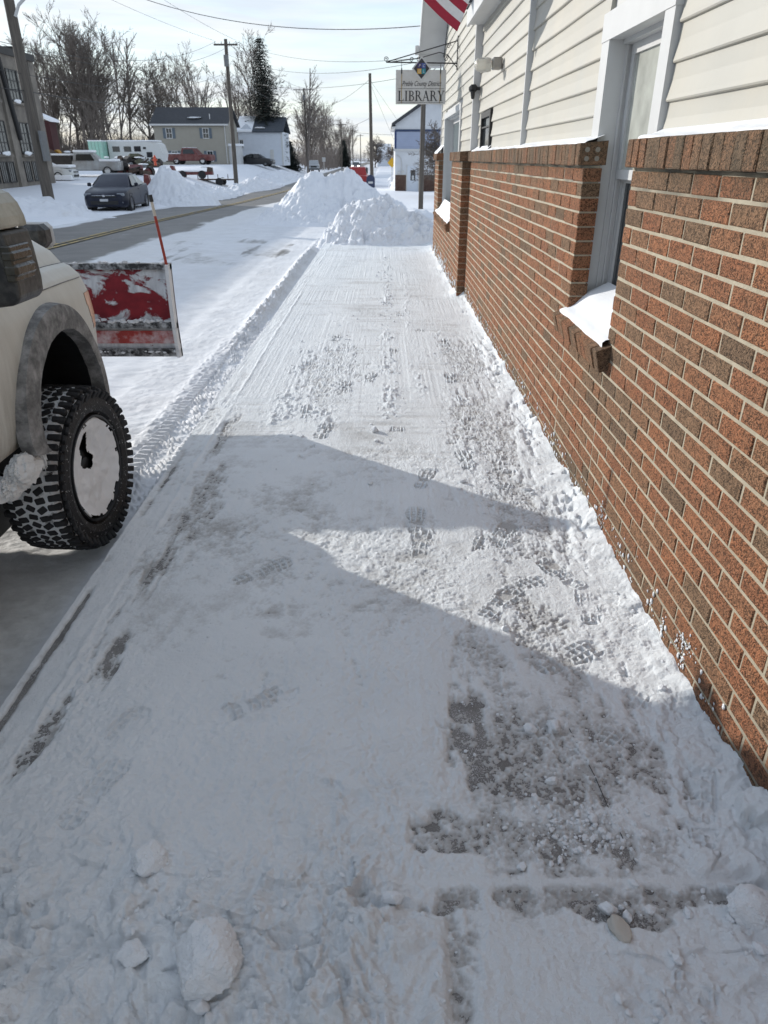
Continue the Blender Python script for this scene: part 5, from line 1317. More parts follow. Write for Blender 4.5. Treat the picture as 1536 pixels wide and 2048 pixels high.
def implement(name, label, cx, cy, L, seed):
    q = random.Random(seed); z_ = gz(cx, cy); root = thing(name, label, 'implement', (cx, cy, z_))
    m_ = MB(); m_.bevbox(cx - L / 2, cx + L / 2, cy - .25, cy + .1, z_ + .28, z_ + .52, .04); m_.build('frame_beam', red_p, root)
    m_ = MB(); m_.prism([(cx - L / 2, z_ + .3), (cx - L / 2 + .1, z_ + .95), (cx - L / 2 + .35, z_ + .9), (cx - L / 2 + .5, z_ + .35)], 'y', cy - .2, cy + .2); m_.build('arm', red_p, root)
    m_ = MB(); m_.prism([(cx + L / 2, z_ + .3), (cx + L / 2 - .05, z_ + .8), (cx + L / 2 - .4, z_ + .85), (cx + L / 2 - .5, z_ + .35)], 'y', cy - .2, cy + .2); m_.build('arm', scr, root)
    for x in (cx - L * .2, cx + L * .25): m_ = MB(); m_.tube((x, cy - .3, z_ + .3), (x, cy - .05, z_ + .3), .3, n=14); m_.build('wheel', M['rubber'], root)
    m_ = MB(); lump(m_, (cx, cy - .1, z_ + .55), L * .35, .25, .10, seed, 2); lump(m_, (cx + L * .3, cy - .1, z_ + .85), .3, .2, .1, seed + 1, 2); m_.build('snow_cover', M['snow'], root, True)
implement('farm_implement', 'rusty red implement frame in the lot, nearest the road', -13.9, 49.0, 2.6, 8)
implement('farm_implement', 'snowy red implement frame behind the nearer one, by the trailer', -15.2, 61.5, 3.4, 9)
ut = thing('utility_trailer', 'low flat utility trailer frame left of the tall pole', 'trailer', (-13.2, 62.6, gz(-13.2, 62.6)))
zt_ = gz(-13.2, 62.6)
m_ = MB(); m_.box(-15.0, -11.9, 62.0, 62.1, zt_ + .42, zt_ + .52); m_.box(-15.0, -11.9, 63.2, 63.3, zt_ + .42, zt_ + .52)
for x in np.arange(-15, -11.8, .5): m_.box(x, x + .06, 62.0, 63.3, zt_ + .40, zt_ + .47)
m_.build('deck_frame', scr, ut)
for x in (-14.9, -14.1, -13.3, -12.5): m_ = MB(); m_.box(x, x + .05, 61.98, 62.03, zt_ + .5, zt_ + .85); m_.build('stake', scr, ut)
for y in (61.95, 63.3): m_ = MB(); m_.tube((-13.2, y, zt_ + .3), (-13.2, y + .15, zt_ + .3), .3, n=14); m_.build('wheel', M['rubber'], ut)
m_ = MB(); m_.bevbox(-14.9, -12.0, 62.1, 63.2, zt_ + .47, zt_ + .55, .03); m_.build('snow_cover', M['snow'], ut)
hy = thing('hydrant', 'small orange hydrant standing in the snowy lot', 'hydrant', (-19.3, 66.0, gz(-19.3, 66)))
zh = gz(-19.3, 66)
m_ = MB(); m_.lathe([(.13, 0), (.13, .08), (.10, .1), (.10, .55), (.13, .57), (.13, .62), (.08, .72), (.03, .78), (0, .8)], 16, Matrix.Translation((-19.3, 66, zh + .3))); m_.build('barrel', orange, hy, True)
m_ = MB(); m_.tube((-19.5, 66, zh + .72), (-19.1, 66, zh + .72), .06); m_.build('outlet', orange, hy)

# ================================================================== BUILDINGS
def build_window(parent, x0, x1, y, z0, z1, axis='y', pane=None, frame=None, shut=None, bars=(1, 1), sgn=-1, fr=.08):
    """window on a wall facing -y (axis y) or +x (axis x)"""
    pane = pane or M['pane_dark']; frame = frame or M['trim']
    def B(m, a, b, d0, d1, c, d):
        if axis == 'y': m.box(a, b, y - d1, y - d0, c, d)
        else: m.box(y + d0, y + d1, a, b, c, d)
    f = MB(); B(f, x0 - fr, x0, .0, .05, z0 - fr, z1 + fr); B(f, x1, x1 + fr, .0, .05, z0 - fr, z1 + fr); B(f, x0, x1, .0, .048, z1, z1 + fr); B(f, x0, x1, 0, .06, z0 - fr, z0)
    for k in range(1, bars[0] + 1): xx = x0 + (x1 - x0) * k / (bars[0] + 1); B(f, xx - .02, xx + .02, .0, .03, z0, z1)
    for k in range(1, bars[1] + 1): zz = z0 + (z1 - z0) * k / (bars[1] + 1); B(f, x0, x1, .0, .035, zz - .025, zz + .025)
    w = f.build('window', frame, parent)
    p = MB(); B(p, x0, x1, .004, .012, z0, z1); p.build('pane', pane, w)
    if shut:
        for a in (x0 - fr - .36, x1 + fr + .02): m_ = MB(); B(m_, a, a + .34, 0, .04, z0 - .05, z1 + .05); m_.build('shutter', shut, parent)
    return w
def clap(parent, x0, x1, y, z0, z1, step, mat, axis='y', name='clapboard'):
    m_ = MB(); z = z0
    while z < z1 - .02:
        zt = min(z + step, z1)
        if axis == 'y': m_.prism([(y - .03, z), (y, zt), (y + .02, zt), (y + .02, z)], 'x', x0, x1)
        else: m_.prism([(y + .03, z), (y, zt), (y - .02, zt), (y - .02, z)], 'y', x0, x1)
        z += step
    o = m_.build(name, mat, parent); o['kind'] = 'stuff'; return o
beige = plain('beige_siding', (.33, .31, .265), .6, .04, 2); shut_m = plain('blue_grey_shutter', (.10, .13, .16), .6); white_s = plain('white_siding', (.60, .64, .70), .6, .04, 2)
# beige house
hx0, hx1, hy0, hy1 = -28.9, -19.85, 100.0, 107.5; hz = gz(-24, 100) - .1; he = 5.45
hs = thing('beige_house', 'two storey beige house with dark roof and shuttered windows', 'house', ((hx0 + hx1) / 2, hy0, hz))
m_ = MB(); m_.box(hx0, hx1, hy0, hy1, hz, he); m_.prism([(hy0, he), (hy1, he), ((hy0 + hy1) / 2, he + 1.9)], 'x', hx0, hx1); m_.build('wall', beige, hs)
clap(hs, hx0, hx1, hy0, hz + .3, he - .1, .2, beige); clap(hs, hy0, hy1, hx1, hz + .3, he - .1, .2, beige, 'x')
for sgn in (1, -1):
    ym = (hy0 + hy1) / 2; ye = hy0 - .35 if sgn > 0 else hy1 + .35
    m_ = MB(); m_.prism([(ye, he - .10), (ye, he + .06), (ym, he + 2.08), (ym, he + 1.92)], 'x', hx0 - .4, hx1 + .4); rf_ = m_.build('roof', M['roof'], hs)
m_ = MB(); m_.box(hx0 - .4, hx1 + .4, hy0 - .38, hy0 - .352, he - .14, he + .05); m_.build('gutter', M['trim'], hs)
for x in (-27.0, -22.4): build_window(hs, x - .32, x + .32, hy0 - .03, 3.95, 5.0, shut=shut_m)
for x in (-26.6, -22.1): build_window(hs, x - .32, x + .32, hy0 - .03, 1.35, 2.45, shut=shut_m)
m_ = MB(); lump(m_, (-23.9, hy0 + 1.0, he + .78), 1.1, .6, .10, 5, 3); m_.build('roof_snow', M['snow'], hs, True)
m_ = MB(); m_.tube((-21.9, hy0 + .8, he + .4), (-21.9, hy0 + .8, he + 1.2), .06); m_.build('vent_pipe', M['trim'], hs)
m_ = MB(); m_.box(hx1 + .02, hx1 + 1.4, hy0 + .6, hy0 + 2.8, hz, hz + 2.2); m_.build('porch', M['trim'], hs)
m_ = MB(); m_.box(hx1 + .0, hx1 + 1.6, hy0 + .4, hy0 + 3.0, hz + 2.2, hz + 2.45); m_.build('porch_roof_snow', M['snow'], hs)
m_ = MB(); m_.tube((hx1 - .12, hy0 - .1, hz + .2), (hx1 - .12, hy0 - .1, he - .1), .05); m_.build('downpipe', M['trim'], hs)
# grey roof house behind it
gb = thing('garage', 'low dark roofed garage behind the beige house, snow on its roof', 'garage', (-31.3, 112, 1.0))
m_ = MB(); m_.box(-33.4, -29.2, 110, 114, .8, 3.0); m_.build('wall', silver, gb)
m_ = MB(); m_.prism([(-33.7, 2.9), (-28.9, 2.9), (-31.3, 4.6)], 'y', 109.7, 114); m_.build('roof', M['roof'], gb)
m_ = MB(); m_.prism([(-31.2, 4.68), (-31.2, 4.58), (-28.8, 2.88), (-28.8, 3.0)], 'y', 109.75, 114); m_.build('roof_snow', M['snow'], gb)
gb2 = thing('barn', 'brown gabled barn among the bare trees left of the beige house', 'barn', (-32.5, 122, 1.0))
m_ = MB(); m_.prism([(-35.0, .8), (-30.5, .8), (-30.5, 4.6), (-32.7, 7.4), (-35.0, 4.6)], 'y', 120, 127); m_.build('wall', plain('barn_brown', (.09, .075, .07), .9), gb2)
m_ = MB(); m_.prism([(-32.7, 7.5), (-30.2, 4.35), (-30.3, 4.25), (-32.7, 7.3)], 'y', 119.8, 127.2); m_.prism([(-32.7, 7.5), (-35.3, 4.35), (-35.2, 4.25), (-32.7, 7.3)], 'y', 119.8, 127.2); m_.build('roof', M['roof'], gb2)
# white house
wz = gz(-17, 112) - .1
wh = thing('white_house', 'plain white house beside the tall dark spruce', 'house', (-17.3, 110, wz))
m_ = MB(); m_.box(-20.2, -14.15, 110.0, 118.0, wz, 4.95); m_.prism([(-20.2, 4.95), (-17.9, 4.95), (-19.05, 5.9)], 'y', 110.0, 112.0); m_.build('wall', white_s, wh)
clap(wh, -20.2, -14.15, 110.0, wz + .3, 4.9, .22, white_s)
m_ = MB(); m_.prism([(109.7, 4.85), (109.7, 5.0), (114.0, 6.9), (118.3, 5.0), (118.3, 4.85), (114, 6.7)], 'x', -18.2, -13.9); m_.build('roof', plain('slate_roof', (.06, .07, .085), .9, .2, 5), wh)
m_ = MB(); m_.prism([(109.65, 4.9), (109.65, 5.08), (114.0, 7.0), (118.3, 5.05), (118.3, 4.9), (114, 6.8)], 'x', -20.5, -18.2); lump(m_, (-17.2, 110.6, 5.4), .8, .5, .14, 8, 3); m_.build('roof_snow', M['snow'], wh)
build_window(wh, -20.0, -19.6, 109.97, 3.0, 3.9); m_ = MB(); m_.box(-15.9, -15.4, 109.93, 109.99, wz, wz + 2.0); m_.build('door', M['soffit'], wh)
m_ = MB(); m_.box(-14.3, -14.08, 109.95, 110.1, wz, 4.95); m_.build('corner_board', M['trim'], wh)
# concrete works building, far left
fz = gz(-21, 47) - .2
conc = plain('grey_block_wall', (.22, .195, .165), .9, .18, 1.3, .3, 20, dirt=((.07, .065, .06), .7), dscale=.9)
fb = thing('factory_building', 'weathered grey block factory building at the left edge', 'building', (-21.3, 46, fz))
FXX = -20.55
m_ = MB(); m_.box(-32, FXX, 23.0, 48.35, fz, 6.95); m_.build('wall', conc, fb)
for y in (24.9, 28.7, 32.5, 36.3, 40.1, 43.9, 47.75): m_ = MB(); m_.box(FXX, FXX + .14, y - .35, y + .35, fz, 6.6); m_.build('pilaster', conc, fb)
m_ = MB(); m_.box(-32.1, FXX + .12, 22.9, 48.45, 6.7, 7.05); m_.build('parapet', plain('dark_coping', (.06, .058, .055), .9), fb)
m_ = MB(); m_.box(FXX - .8, FXX - .2, 46.8, 47.2, 7.05, 7.3); m_.build('vent_stub', M['black'], fb)
brown_p = plain('grimy_pane', (.10, .105, .10), .2, .5, 3)
for yc in (34.4, 38.2, 42.0, 45.85):
    for z0_, z1_ in ((4.55, 6.0), (1.95, 3.45)):
        for s in (-.62, .62):
            build_window(fb, yc + s - .55, yc + s + .55, FXX, z0_, z1_, 'x', brown_p, M['black'], None, (2, 2), fr=.05)
            m_ = MB(); lump(m_, (FXX + .10, yc + s, z0_ - .03), .10, .52, .14, int(yc * 3 + z0_ * 7 + s * 5), 3, .3); m_.build('sill_snow', M['snow'], fb, True)
        m_ = MB(); m_.box(FXX, FXX + .16, yc - 1.3, yc + 1.3, z0_ - .20, z0_ - .08); m_.build('sill', conc, fb)
    for s in (-.9, .1, .95): build_window(fb, yc + s - .33, yc + s + .33, FXX, fz + .4, fz + 1.35, 'x', brown_p, M['black'], None, (2, 0), fr=.05)
m_ = MB(); m_.tube((FXX + .22, 44.35, 2.6), (FXX + .22, 43.4, 8.0), .14, n=10); m_.build('slanting_duct', M['black'], fb)
# red shed
rs = thing('red_shed', 'dark red shed with a snowy roof behind the factory', 'shed', (-27.3, 66, .8))
m_ = MB(); m_.box(-32.0, -27.2, 65.0, 66.3, .5, 4.4); m_.build('wall', plain('barn_red', (.050, .014, .014), .85, .2, 2), rs)
m_ = MB(); m_.prism([(-32.2, 6.6), (-32.2, 6.4), (-26.95, 4.32), (-26.95, 4.5)], 'y', 64.7, 66.5); m_.build('roof_snow', M['snow'], rs)
# building beyond the library: white, blue upper storey, brick foot
bz = -.95
bb = thing('blue_white_building', 'gabled building with pale blue upper wall and brick foot, behind the sign', 'building', (3.2, 58, bz))
BY = 58.0; bx0, bx1 = .82, 6.2
M['blue_siding'] = plain('pale_blue_siding', (.34, .39, .52), .6, .05, 2); M['white_siding2'] = plain('white_panel', (.62, .64, .67), .6, .05, 2)
m_ = MB(); m_.box(bx0, bx1, BY, BY + 9, bz, 3.9); m_.prism([(bx0, 3.9), (bx1, 3.9), ((bx0 + bx1) / 2, 5.55)], 'y', BY, BY + 9); m_.build('wall', M['white_siding2'], bb)
clap(bb, bx0 + .05, bx1, BY, 2.30, 3.42, .16, M['blue_siding'], name='blue_clapboard')
m_ = MB(); m_.box(bx0 - .03, bx1, BY - .05, BY - .001, 3.42, 3.56); m_.build('band', plain('navy_band', (.03, .05, .11), .6), bb)
m_ = MB(); m_.box(bx0 - .06, bx0 + .09, BY - .04, BY + .02, 2.30, 3.42); m_.build('corner_board', plain('navy_corner', (.02, .04, .13), .6), bb)
m_ = MB(); m_.box(bx0 - .12, bx1, BY - .12, BY - .002, 2.14, 2.30); m_.build('ledge', M['trim'], bb)
xm = (bx0 + bx1) / 2
for s in (1, -1):
    xe = bx0 - .25 if s > 0 else bx1 + .25
    m_ = MB(); m_.prism([(xe, 3.72), (xe, 3.95), (xm, 5.82), (xm, 5.55)], 'y', BY - .3, BY + 9.2); m_.build('roof', M['roof'], bb)
m_ = MB(); m_.box(bx0 - .24, bx0 + .02, BY - .28, BY + 8, 3.62, 3.73); m_.build('eave_board', M['trim'], bb)
bt_ = []
def small_bricks(parent, x0, x1, y, z0, z1, seed):
    m_ = MB(); m_.box(x0, x1, y + .004, y + .06, z0, z1); w = m_.build('brick_wall', M['mortar'], parent)
    q = random.Random(seed); V_, F_, T_ = [], [], []; z = z0; r = 0; off = chain_loc(parent)
    while z < z1 - .02:
        x = x0 - (.11 if r % 2 else 0)
        while x < x1:
            a, b = max(x, x0), min(x + .215, x1)
            if b - a > .03:
                k = len(V_); vs = [(xx - off.x, yy - off.y, zz - off.z) for yy in (y - .006, y + .02) for zz in (z, min(z + .066, z1)) for xx in (a, b)]
                V_ += vs; F_ += [tuple(i + k for i in f) for f in ((0, 1, 3, 2), (4, 6, 7, 5), (0, 4, 5, 1), (2, 3, 7, 6), (0, 2, 6, 4), (1, 5, 7, 3))]; T_ += [q.uniform(.0, .3)] * 8
            x += .225
        z += .076; r += 1
    dkb = plain('dark_far_brick', (.085, .042, .032), .9, .25, 9)
    o = link_mesh('brickwork', tone_mesh('brickwork', V_, F_, T_, [dkb]), dkb, w); o['kind'] = 'stuff'
small_bricks(bb, bx0 + .02, 1.66, BY - .03, bz, .58, 1); small_bricks(bb, 2.62, bx1, BY - .03, bz, .58, 2)
m_ = MB(); m_.box(1.74, 2.54, BY - .03, BY + .01, bz + .05, bz + 2.12); dr = m_.build('door', white_s, bb)
m_ = MB(); m_.box(1.98, 2.34, BY - .045, BY - .031, bz + 1.15, bz + 1.85); m_.build('pane', M['pane_dark'], dr)
m_ = MB(); m_.box(2.08, 2.24, BY - .05, BY - .046, bz + 1.2, bz + 1.48); m_.build('notice', M['trim'], dr)
for a in ((1.66, 1.74, bz, bz + 2.2), (2.54, 2.62, bz, bz + 2.2)): m_ = MB(); m_.box(a[0], a[1], BY - .05, BY, a[2], a[3]); m_.build('door_casing', M['trim'], bb)
m_ = MB(); m_.bevbox(1.02, 1.18, BY - .14, BY, .62, .82, .02); m_.build('meter_box', M['soffit'], bb)
m_ = MB(); m_.tube((1.42, BY - .1, .78), (1.42, BY, .78), .10, n=12); m_.build('meter', M['soffit'], bb)
m_ = MB(); m_.path([(1.3, BY - .06, .6), (1.3, BY - .06, 1.4), (1.22, BY - .06, 1.72), (1.05, BY - .06, 1.86), (.9, BY - .06, 1.88)], .03); m_.build('conduit', M['soffit'], bb)
# mailbox, yellow warning sign, small signs
mx_, my_, mz_ = -1.14, 66.0, -.86
mbx = thing('mailbox', 'dark blue collection mailbox with rounded top by the thin pole', 'mailbox', (mx_, my_, mz_))
mblue = plain('mailbox_blue', (.015, .028, .075), .45)
pts = [(mx_ - .36, mz_ + .22), (mx_ + .36, mz_ + .22), (mx_ + .36, mz_ + .95)] + [(mx_ + .36 * math.cos(a), mz_ + .95 + .34 * math.sin(a)) for a in np.linspace(.2, math.pi - .2, 9)] + [(mx_ - .36, mz_ + .95)]
m_ = MB(); m_.prism(pts, 'y', my_ - .3, my_ + .3); m_.build('box', mblue, mbx)
m_ = MB(); m_.box(mx_ - .2, mx_ + .2, my_ - .312, my_ - .301, mz_ + .62, mz_ + .78); m_.build('notice', silver, mbx)
for sx in (-.27, .27):
    for sy in (-.22, .22): m_ = MB(); m_.box(mx_ + sx - .03, mx_ + sx + .03, my_ + sy - .03, my_ + sy + .03, mz_ - .1, mz_ + .22); m_.build('leg', mblue, mbx)
ys_ = thing('warning_sign', 'yellow warning sign beside the blue and white building', 'sign', (.72, 70, -.6))
m_ = MB(); m_.tube((.72, 70.03, -.8), (.72, 70.03, 1.9), .035); m_.build('post', M['soffit'], ys_)
m_ = MB(); m_.prism([(.30, 1.32), (.72, .92), (1.14, 1.32), (.72, 1.74)], 'y', 69.96, 69.99); m_.build('panel', plain('sign_yellow', (.72, .42, .02), .5), ys_)
ws = thing('roadside_sign', 'small white sign among trees beyond the silver vehicle', 'sign', (-10.9, 142, -.4))
m_ = MB(); m_.tube((-10.9, 142, -.6), (-10.9, 142, 1.5), .05); m_.build('post', M['soffit'], ws); m_ = MB(); m_.box(-11.2, -10.6, 141.9, 141.95, 1.1, 1.8); m_.build('panel', M['trim'], ws)
fh = thing('far_house', 'tiny white house with snowy roof at the road end', 'house', (1.6, 215, -.3))
m_ = MB(); m_.box(-1.8, 1.6, 215, 222, -.6, 2.3); m_.build('wall', white_s, fh); m_ = MB(); m_.prism([(214.6, 2.2), (222.4, 2.2), (218.5, 5.2)], 'x', -2.1, 1.9); m_.build('roof_snow', M['snow'], fh)

# ================================================================== POLES AND WIRES
def upole(label, x, y, zb, zt, r0, r1, lean=(0, 0), arm=None, extra=True):
    root = thing('utility_pole', label, 'pole', (x, y, zb), 0, 'utility poles')
    m_ = MB(); m_.tube((x, y, zb), (x + lean[0], y + lean[1], zt), r0, r1, n=12); m_.build('shaft', M['pole'], root, True)
    if arm:
        z, L, ang = arm; c, s = math.cos(ang) * L / 2, math.sin(ang) * L / 2; xx, yy = x + lean[0] * (z - zb) / (zt - zb), y + lean[1] * (z - zb) / (zt - zb)
        m_ = MB(); m_.tube((xx - c, yy - s - .12, z), (xx + c, yy + s - .12, z), .06, n=6); m_.build('crossarm', M['pole'], root)
        for k in (-.9, -.35, .35, .9): m_ = MB(); m_.tube((xx + c * k, yy + s * k - .12, z + .05), (xx + c * k, yy + s * k - .12, z + .2), .04, .025, n=7); m_.build('insulator', M['soffit'], root)
        if extra: m_ = MB(); m_.tube((xx - .02, yy - .35, z - 1.35), (xx - .02, yy - .35, z - .65), .17, n=12); m_.build('transformer', plain('transformer_grey', (.16, .165, .17), .5), root)
    return root
upole('thick leaning pole at the left edge before the factory', -12.25, 28.0, -.1, 8.2, .20, .155, (-.04, 0))
pl_ = bpy.data.objects[-1] if False else None
upole('tall pole with crossarm and transformer right of the beige house', -11.47, 60.0, -.4, 9.3, .17, .12, (.12, 0), (8.95, 1.7, 0))
upole('dark pole rising behind the library sign', 1.49, 31.0, -.4, 10.6, .10, .085, (.06, 0))
upole('plain thin pole behind the blue mailbox', -1.05, 68.0, -.8, 7.95, .17, .12, (-.12, 0))
upole('pole with crossarm right of the spruce', -11.9, 122, -.4, 11.0, .17, .12, (-.1, 0), (10.8, 3.2, 0))
for i, (x, y, t) in enumerate(((-9.8, 182, 9), (-9.5, 240, 9.5), (-9.2, 310, 10))): upole(['distant pole with crossarm where the trees end', 'second pole from the road end, above the oncoming car', 'tiny last pole at the road end'][i], x, y, -.6, t, .18, .13, (0, 0), (t - .5, 2.4, 0), False)
# meter box on the leaning pole, street-light arm, pole sign
pb = thing('pole_sign', 'grey sign panel seen edge-on, fixed to the leaning pole', 'sign', (-12.0, 27.9, 1.6))
m_ = MB(); m_.box(-12.045, -11.975, 27.7, 28.15, 1.6, 2.55); m_.build('panel', plain('dull_sign_back', (.14, .145, .15), .6), pb); m_ = MB(); m_.box(-12.12, -12.06, 27.88, 27.96, 1.9, 2.0); m_.build('clamp', M['iron'], pb)
sa = thing('street_lamp', 'curved grey street lamp arm at the top of the leaning pole', 'lamp', (-12.1, 27.9, 5.9))
m_ = MB(); m_.path([(-12.1, 27.85, 5.85), (-11.9, 27.8, 6.15), (-11.5, 27.7, 6.4), (-10.9, 27.5, 6.5)], .05, 8); m_.build('arm', M['soffit'], sa, True)
m_ = MB(); m_.bevbox(-10.95, -10.45, 27.4, 27.6, 6.42, 6.56, .05); m_.build('head', M['soffit'], sa)
def cable(label, a, b, sag, r=.014, n=24):
    r *= .62
    a, b = Vector(a), Vector(b); c = (a + b) / 2
    pts = [a + (b - a) * (k / n) - Vector((0, 0, sag * 4 * (k / n) * (1 - k / n))) for k in range(n + 1)]
    m_ = MB(); m_.path([p for p in pts], r, 5); o = m_.build('cable', M['wire'])
    return tag(o, label, 'cable', 'overhead cables')
LP = (-12.27, 28.0); PC = (-11.36, 60.0)
cable('upper cable from the leaning pole to the crossarm pole', (LP[0], 27.9, 5.05), (PC[0] - .7, 59.9, 9.15), .75)
cable('second cable from the leaning pole to the crossarm pole', (LP[0], 27.9, 4.95), (PC[0] + .7, 59.9, 9.10), .95)
cable('third cable from the leaning pole to the crossarm pole', (LP[0], 27.9, 4.25), (PC[0], 59.9, 7.3), .7)
cable('lowest thick cable from the leaning pole to the crossarm pole', (LP[0], 27.9, 3.75), (PC[0], 59.9, 6.3), .7, .022)
cable('cable leaving the frame left of the leaning pole, topmost', (LP[0], 27.9, 5.05), (-17.5, 12.0, 6.9), .3)
cable('cable leaving the frame left of the leaning pole, middle', (LP[0], 27.9, 4.25), (-17.5, 12.0, 5.8), .3)
cable('cable leaving the frame left of the leaning pole, lowest', (LP[0], 27.9, 3.75), (-17.5, 12.0, 5.0), .3, .022)
cable('top cable from the crossarm pole across to the sign pole', (PC[0] + .7, 59.9, 9.15), (1.5, 31, 5.05), .55)
cable('middle cable from the crossarm pole across to the sign pole', (PC[0], 59.9, 8.4), (1.5, 31, 4.95), .75)
cable('lower cable from the crossarm pole across to the sign pole', (PC[0], 59.9, 7.0), (1.5, 31, 4.55), .6)
cable('cable from the sign pole to the library wall', (1.5, 31, 5.0), (1.08, 14.9, 3.35), .3)
cable('sagging bare cable crossing the top of the sky', (-14.0, 34.0, 9.2), (9.0, 15.5, 5.6), 2.3, .016, 40)
cable('thin cable from crossarm pole to the upper left, high', (PC[0] - .8, 59.9, 9.2), (-17.0, 22.0, 10.2), .6, .012)
cable('thin cable from crossarm pole to the upper left, low', (PC[0] + .8, 59.9, 9.2), (-13.0, 22.0, 10.4), .6, .012)
cable('cable from the crossarm pole on to the pole by the spruce', (PC[0], 59.9, 7.4), (-11.95, 122, 9.5), 1.2, .022)
cable('high cable from the crossarm pole on to the pole by the spruce', (PC[0] + .7, 59.9, 9.15), (-10.5, 121.9, 10.95), .9, .02)
cable('slack cable from the mailbox pole to the left', (-1.15, 68, 7.55), (-11.9, 122, 9.3), 1.2, .025)
cable('lower slack cable from the mailbox pole to the left', (-1.12, 68, 4.75), (-11.9, 122, 6.5), 1.0, .025)
cable('guy wire from the mailbox pole towards the blue building', (-1.17, 68, 7.5), (2.2, 60, 2.8), .05, .014)
cable('second guy wire from the mailbox pole, steeper', (-1.17, 68, 7.3), (1.6, 66, 1.5), .05, .014)
cable('far low cable along the road beyond the mailbox pole', (-11.9, 122, 6.4), (1.0, 66, 3.4), .3, .02)

# ================================================================== TREES
def branch_mesh(name, seed, H, style):
    q = random.Random(seed); seg = []
    def grow(p, d, L, r, lev):
        n = 4 if lev < 2 else 3; pts = [p]; rs = [r]; dd = d.copy()
        for k in range(n):
            wob = style['wob'] * (1 if lev else .35)
            dd = (dd + Vector((q.gauss(0, wob), q.gauss(0, wob), q.gauss(0, wob * .6) + style['up'] * (.5 if lev else .0)))).normalized()
            p = p + dd * (L / n); pts.append(p); rs.append(r * (1 - .62 * (k + 1) / n))
        seg.append((pts, rs, lev))
        if lev >= style['lev']: return
        nc = style['kids'][lev]
        for i in range(nc):
            t = q.uniform(style['from'] if lev == 0 else .22, 1.0); k = min(n - 1, int(t * n)); f = t * n - k
            b = pts[k].lerp(pts[k + 1], f); rr_ = (rs[k] + (rs[k + 1] - rs[k]) * f)
            ax = (pts[k + 1] - pts[k]).normalized(); per = ax.orthogonal().normalized(); per.rotate(Matrix.Rotation(q.uniform(0, 2 * math.pi), 3, ax))
            an = q.gauss(style['ang'][lev], .12); nd = (ax * math.cos(an) + per * math.sin(an)).normalized()
            grow(b, nd, L * q.uniform(*style['len']) * (1.15 - .45 * t), max(style['tw'], rr_ * q.uniform(.5, .72)), lev + 1)
    for s in range(style['stems']):
        off = Vector((q.uniform(-.5, .5), q.uniform(-.5, .5), 0)) * (0 if style['stems'] == 1 else 1.6)
        d = Vector((q.gauss(0, style['spread']), q.gauss(0, style['spread']), 1)).normalized()
        grow(off, d, H * q.uniform(.80, 1.0) * style['trunk'], style['r'] * H / 14, 0)
    out = []
    for part in (0, 1):
        V_, F_ = [], []
        for pts, rs, lev in seg:
            if (lev > 0) != bool(part): continue
            n = 7 if lev == 0 else (4 if lev == 1 else 3)
            d0 = (pts[1] - pts[0]).normalized(); u = d0.orthogonal().normalized(); k0 = len(V_)
            for k, p in enumerate(pts):
                d = (pts[min(k + 1, len(pts) - 1)] - pts[max(k - 1, 0)]).normalized(); u = (u - d * u.dot(d)).normalized(); w = d.cross(u)
                for i in range(n): a = 2 * math.pi * i / n; c = p + (u * math.cos(a) + w * math.sin(a)) * rs[k]; V_.append((c.x, c.y, c.z))
            for k in range(len(pts) - 1):
                for i in range(n): j = (i + 1) % n; F_.append((k0 + k * n + i, k0 + k * n + j, k0 + (k + 1) * n + j, k0 + (k + 1) * n + i))
        me = bpy.data.meshes.new(name + ('_crown' if part else '_trunk')); me.from_pydata(V_, [], F_); me.polygons.foreach_set('use_smooth', [True] * len(F_)); out.append(me)
    return out
upright = dict(stems=5, wob=.09, up=.09, lev=3, kids=[12, 7, 5], ang=[.48, .55, .6], len=(.30, .50), trunk=.92, r=.13, tw=.024, spread=.20)
upright['from'] = .18
single = dict(stems=1, wob=.12, up=.06, lev=3, kids=[26, 9, 6], ang=[.75, .7, .7], len=(.34, .50), trunk=.9, r=.20, tw=.024, spread=.04)
single['from'] = .25
tall = dict(stems=1, wob=.08, up=.04, lev=3, kids=[36, 7, 5], ang=[.6, .7, .7], len=(.16, .27), trunk=.98, r=.15, tw=.020, spread=.03)
tall['from'] = .35
rnd_ = dict(stems=2, wob=.14, up=.02, lev=3, kids=[30, 8, 6], ang=[.95, .8, .8], len=(.42, .56), trunk=.7, r=.15, tw=.028, spread=.15)
rnd_['from'] = .12
TM = {'u1': branch_mesh('upright', 1, 14, upright), 'u2': branch_mesh('upright', 2, 14, upright), 's1': branch_mesh('single', 3, 14, single), 's2': branch_mesh('single', 9, 14, single), 't1': branch_mesh('tall', 5, 15, tall), 'r1': branch_mesh('round', 6, 9, rnd_), 'r2': branch_mesh('round', 16, 9, rnd_)}
def tree(kind, label, x, y, sc, rz, mat='bark', zs=1.0, group='bare trees'):
    root = thing('bare_tree', label, 'tree', (x, y, gz(x, y) - .2), rz, group); root.scale = (sc, sc, sc * zs)
    for me, nm in zip(TM[kind], ('trunk', 'crown')):
        if len(me.materials) == 0: me.materials.append(M[mat])
        o = bpy.data.objects.new(nm, me); COL.objects.link(o); o.parent = root; o.material_slots[0].link = 'OBJECT'; o.material_slots[0].material = M[mat]
tree('u1', 'bare multi-stemmed tree just right of the leaning pole', -46.5, 112, 1.00, .3)
tree('u2', 'bare tree above the red shed roof', -43.5, 106, 1.02, 1.7)
tree('s1', 'bare spreading tree left of the tallest trunk', -41.5, 118, 1.12, 2.9)
tree('u1', 'dark bare tree above the old white pickup', -38.6, 104, 1.08, 4.2)
tree('t1', 'tallest bare tree of the left clump, thin pointed top', -36.0, 112, 1.10, .9)
tree('u2', 'dense bare tree above the mint trailer', -35.0, 105, 1.06, 3.4)
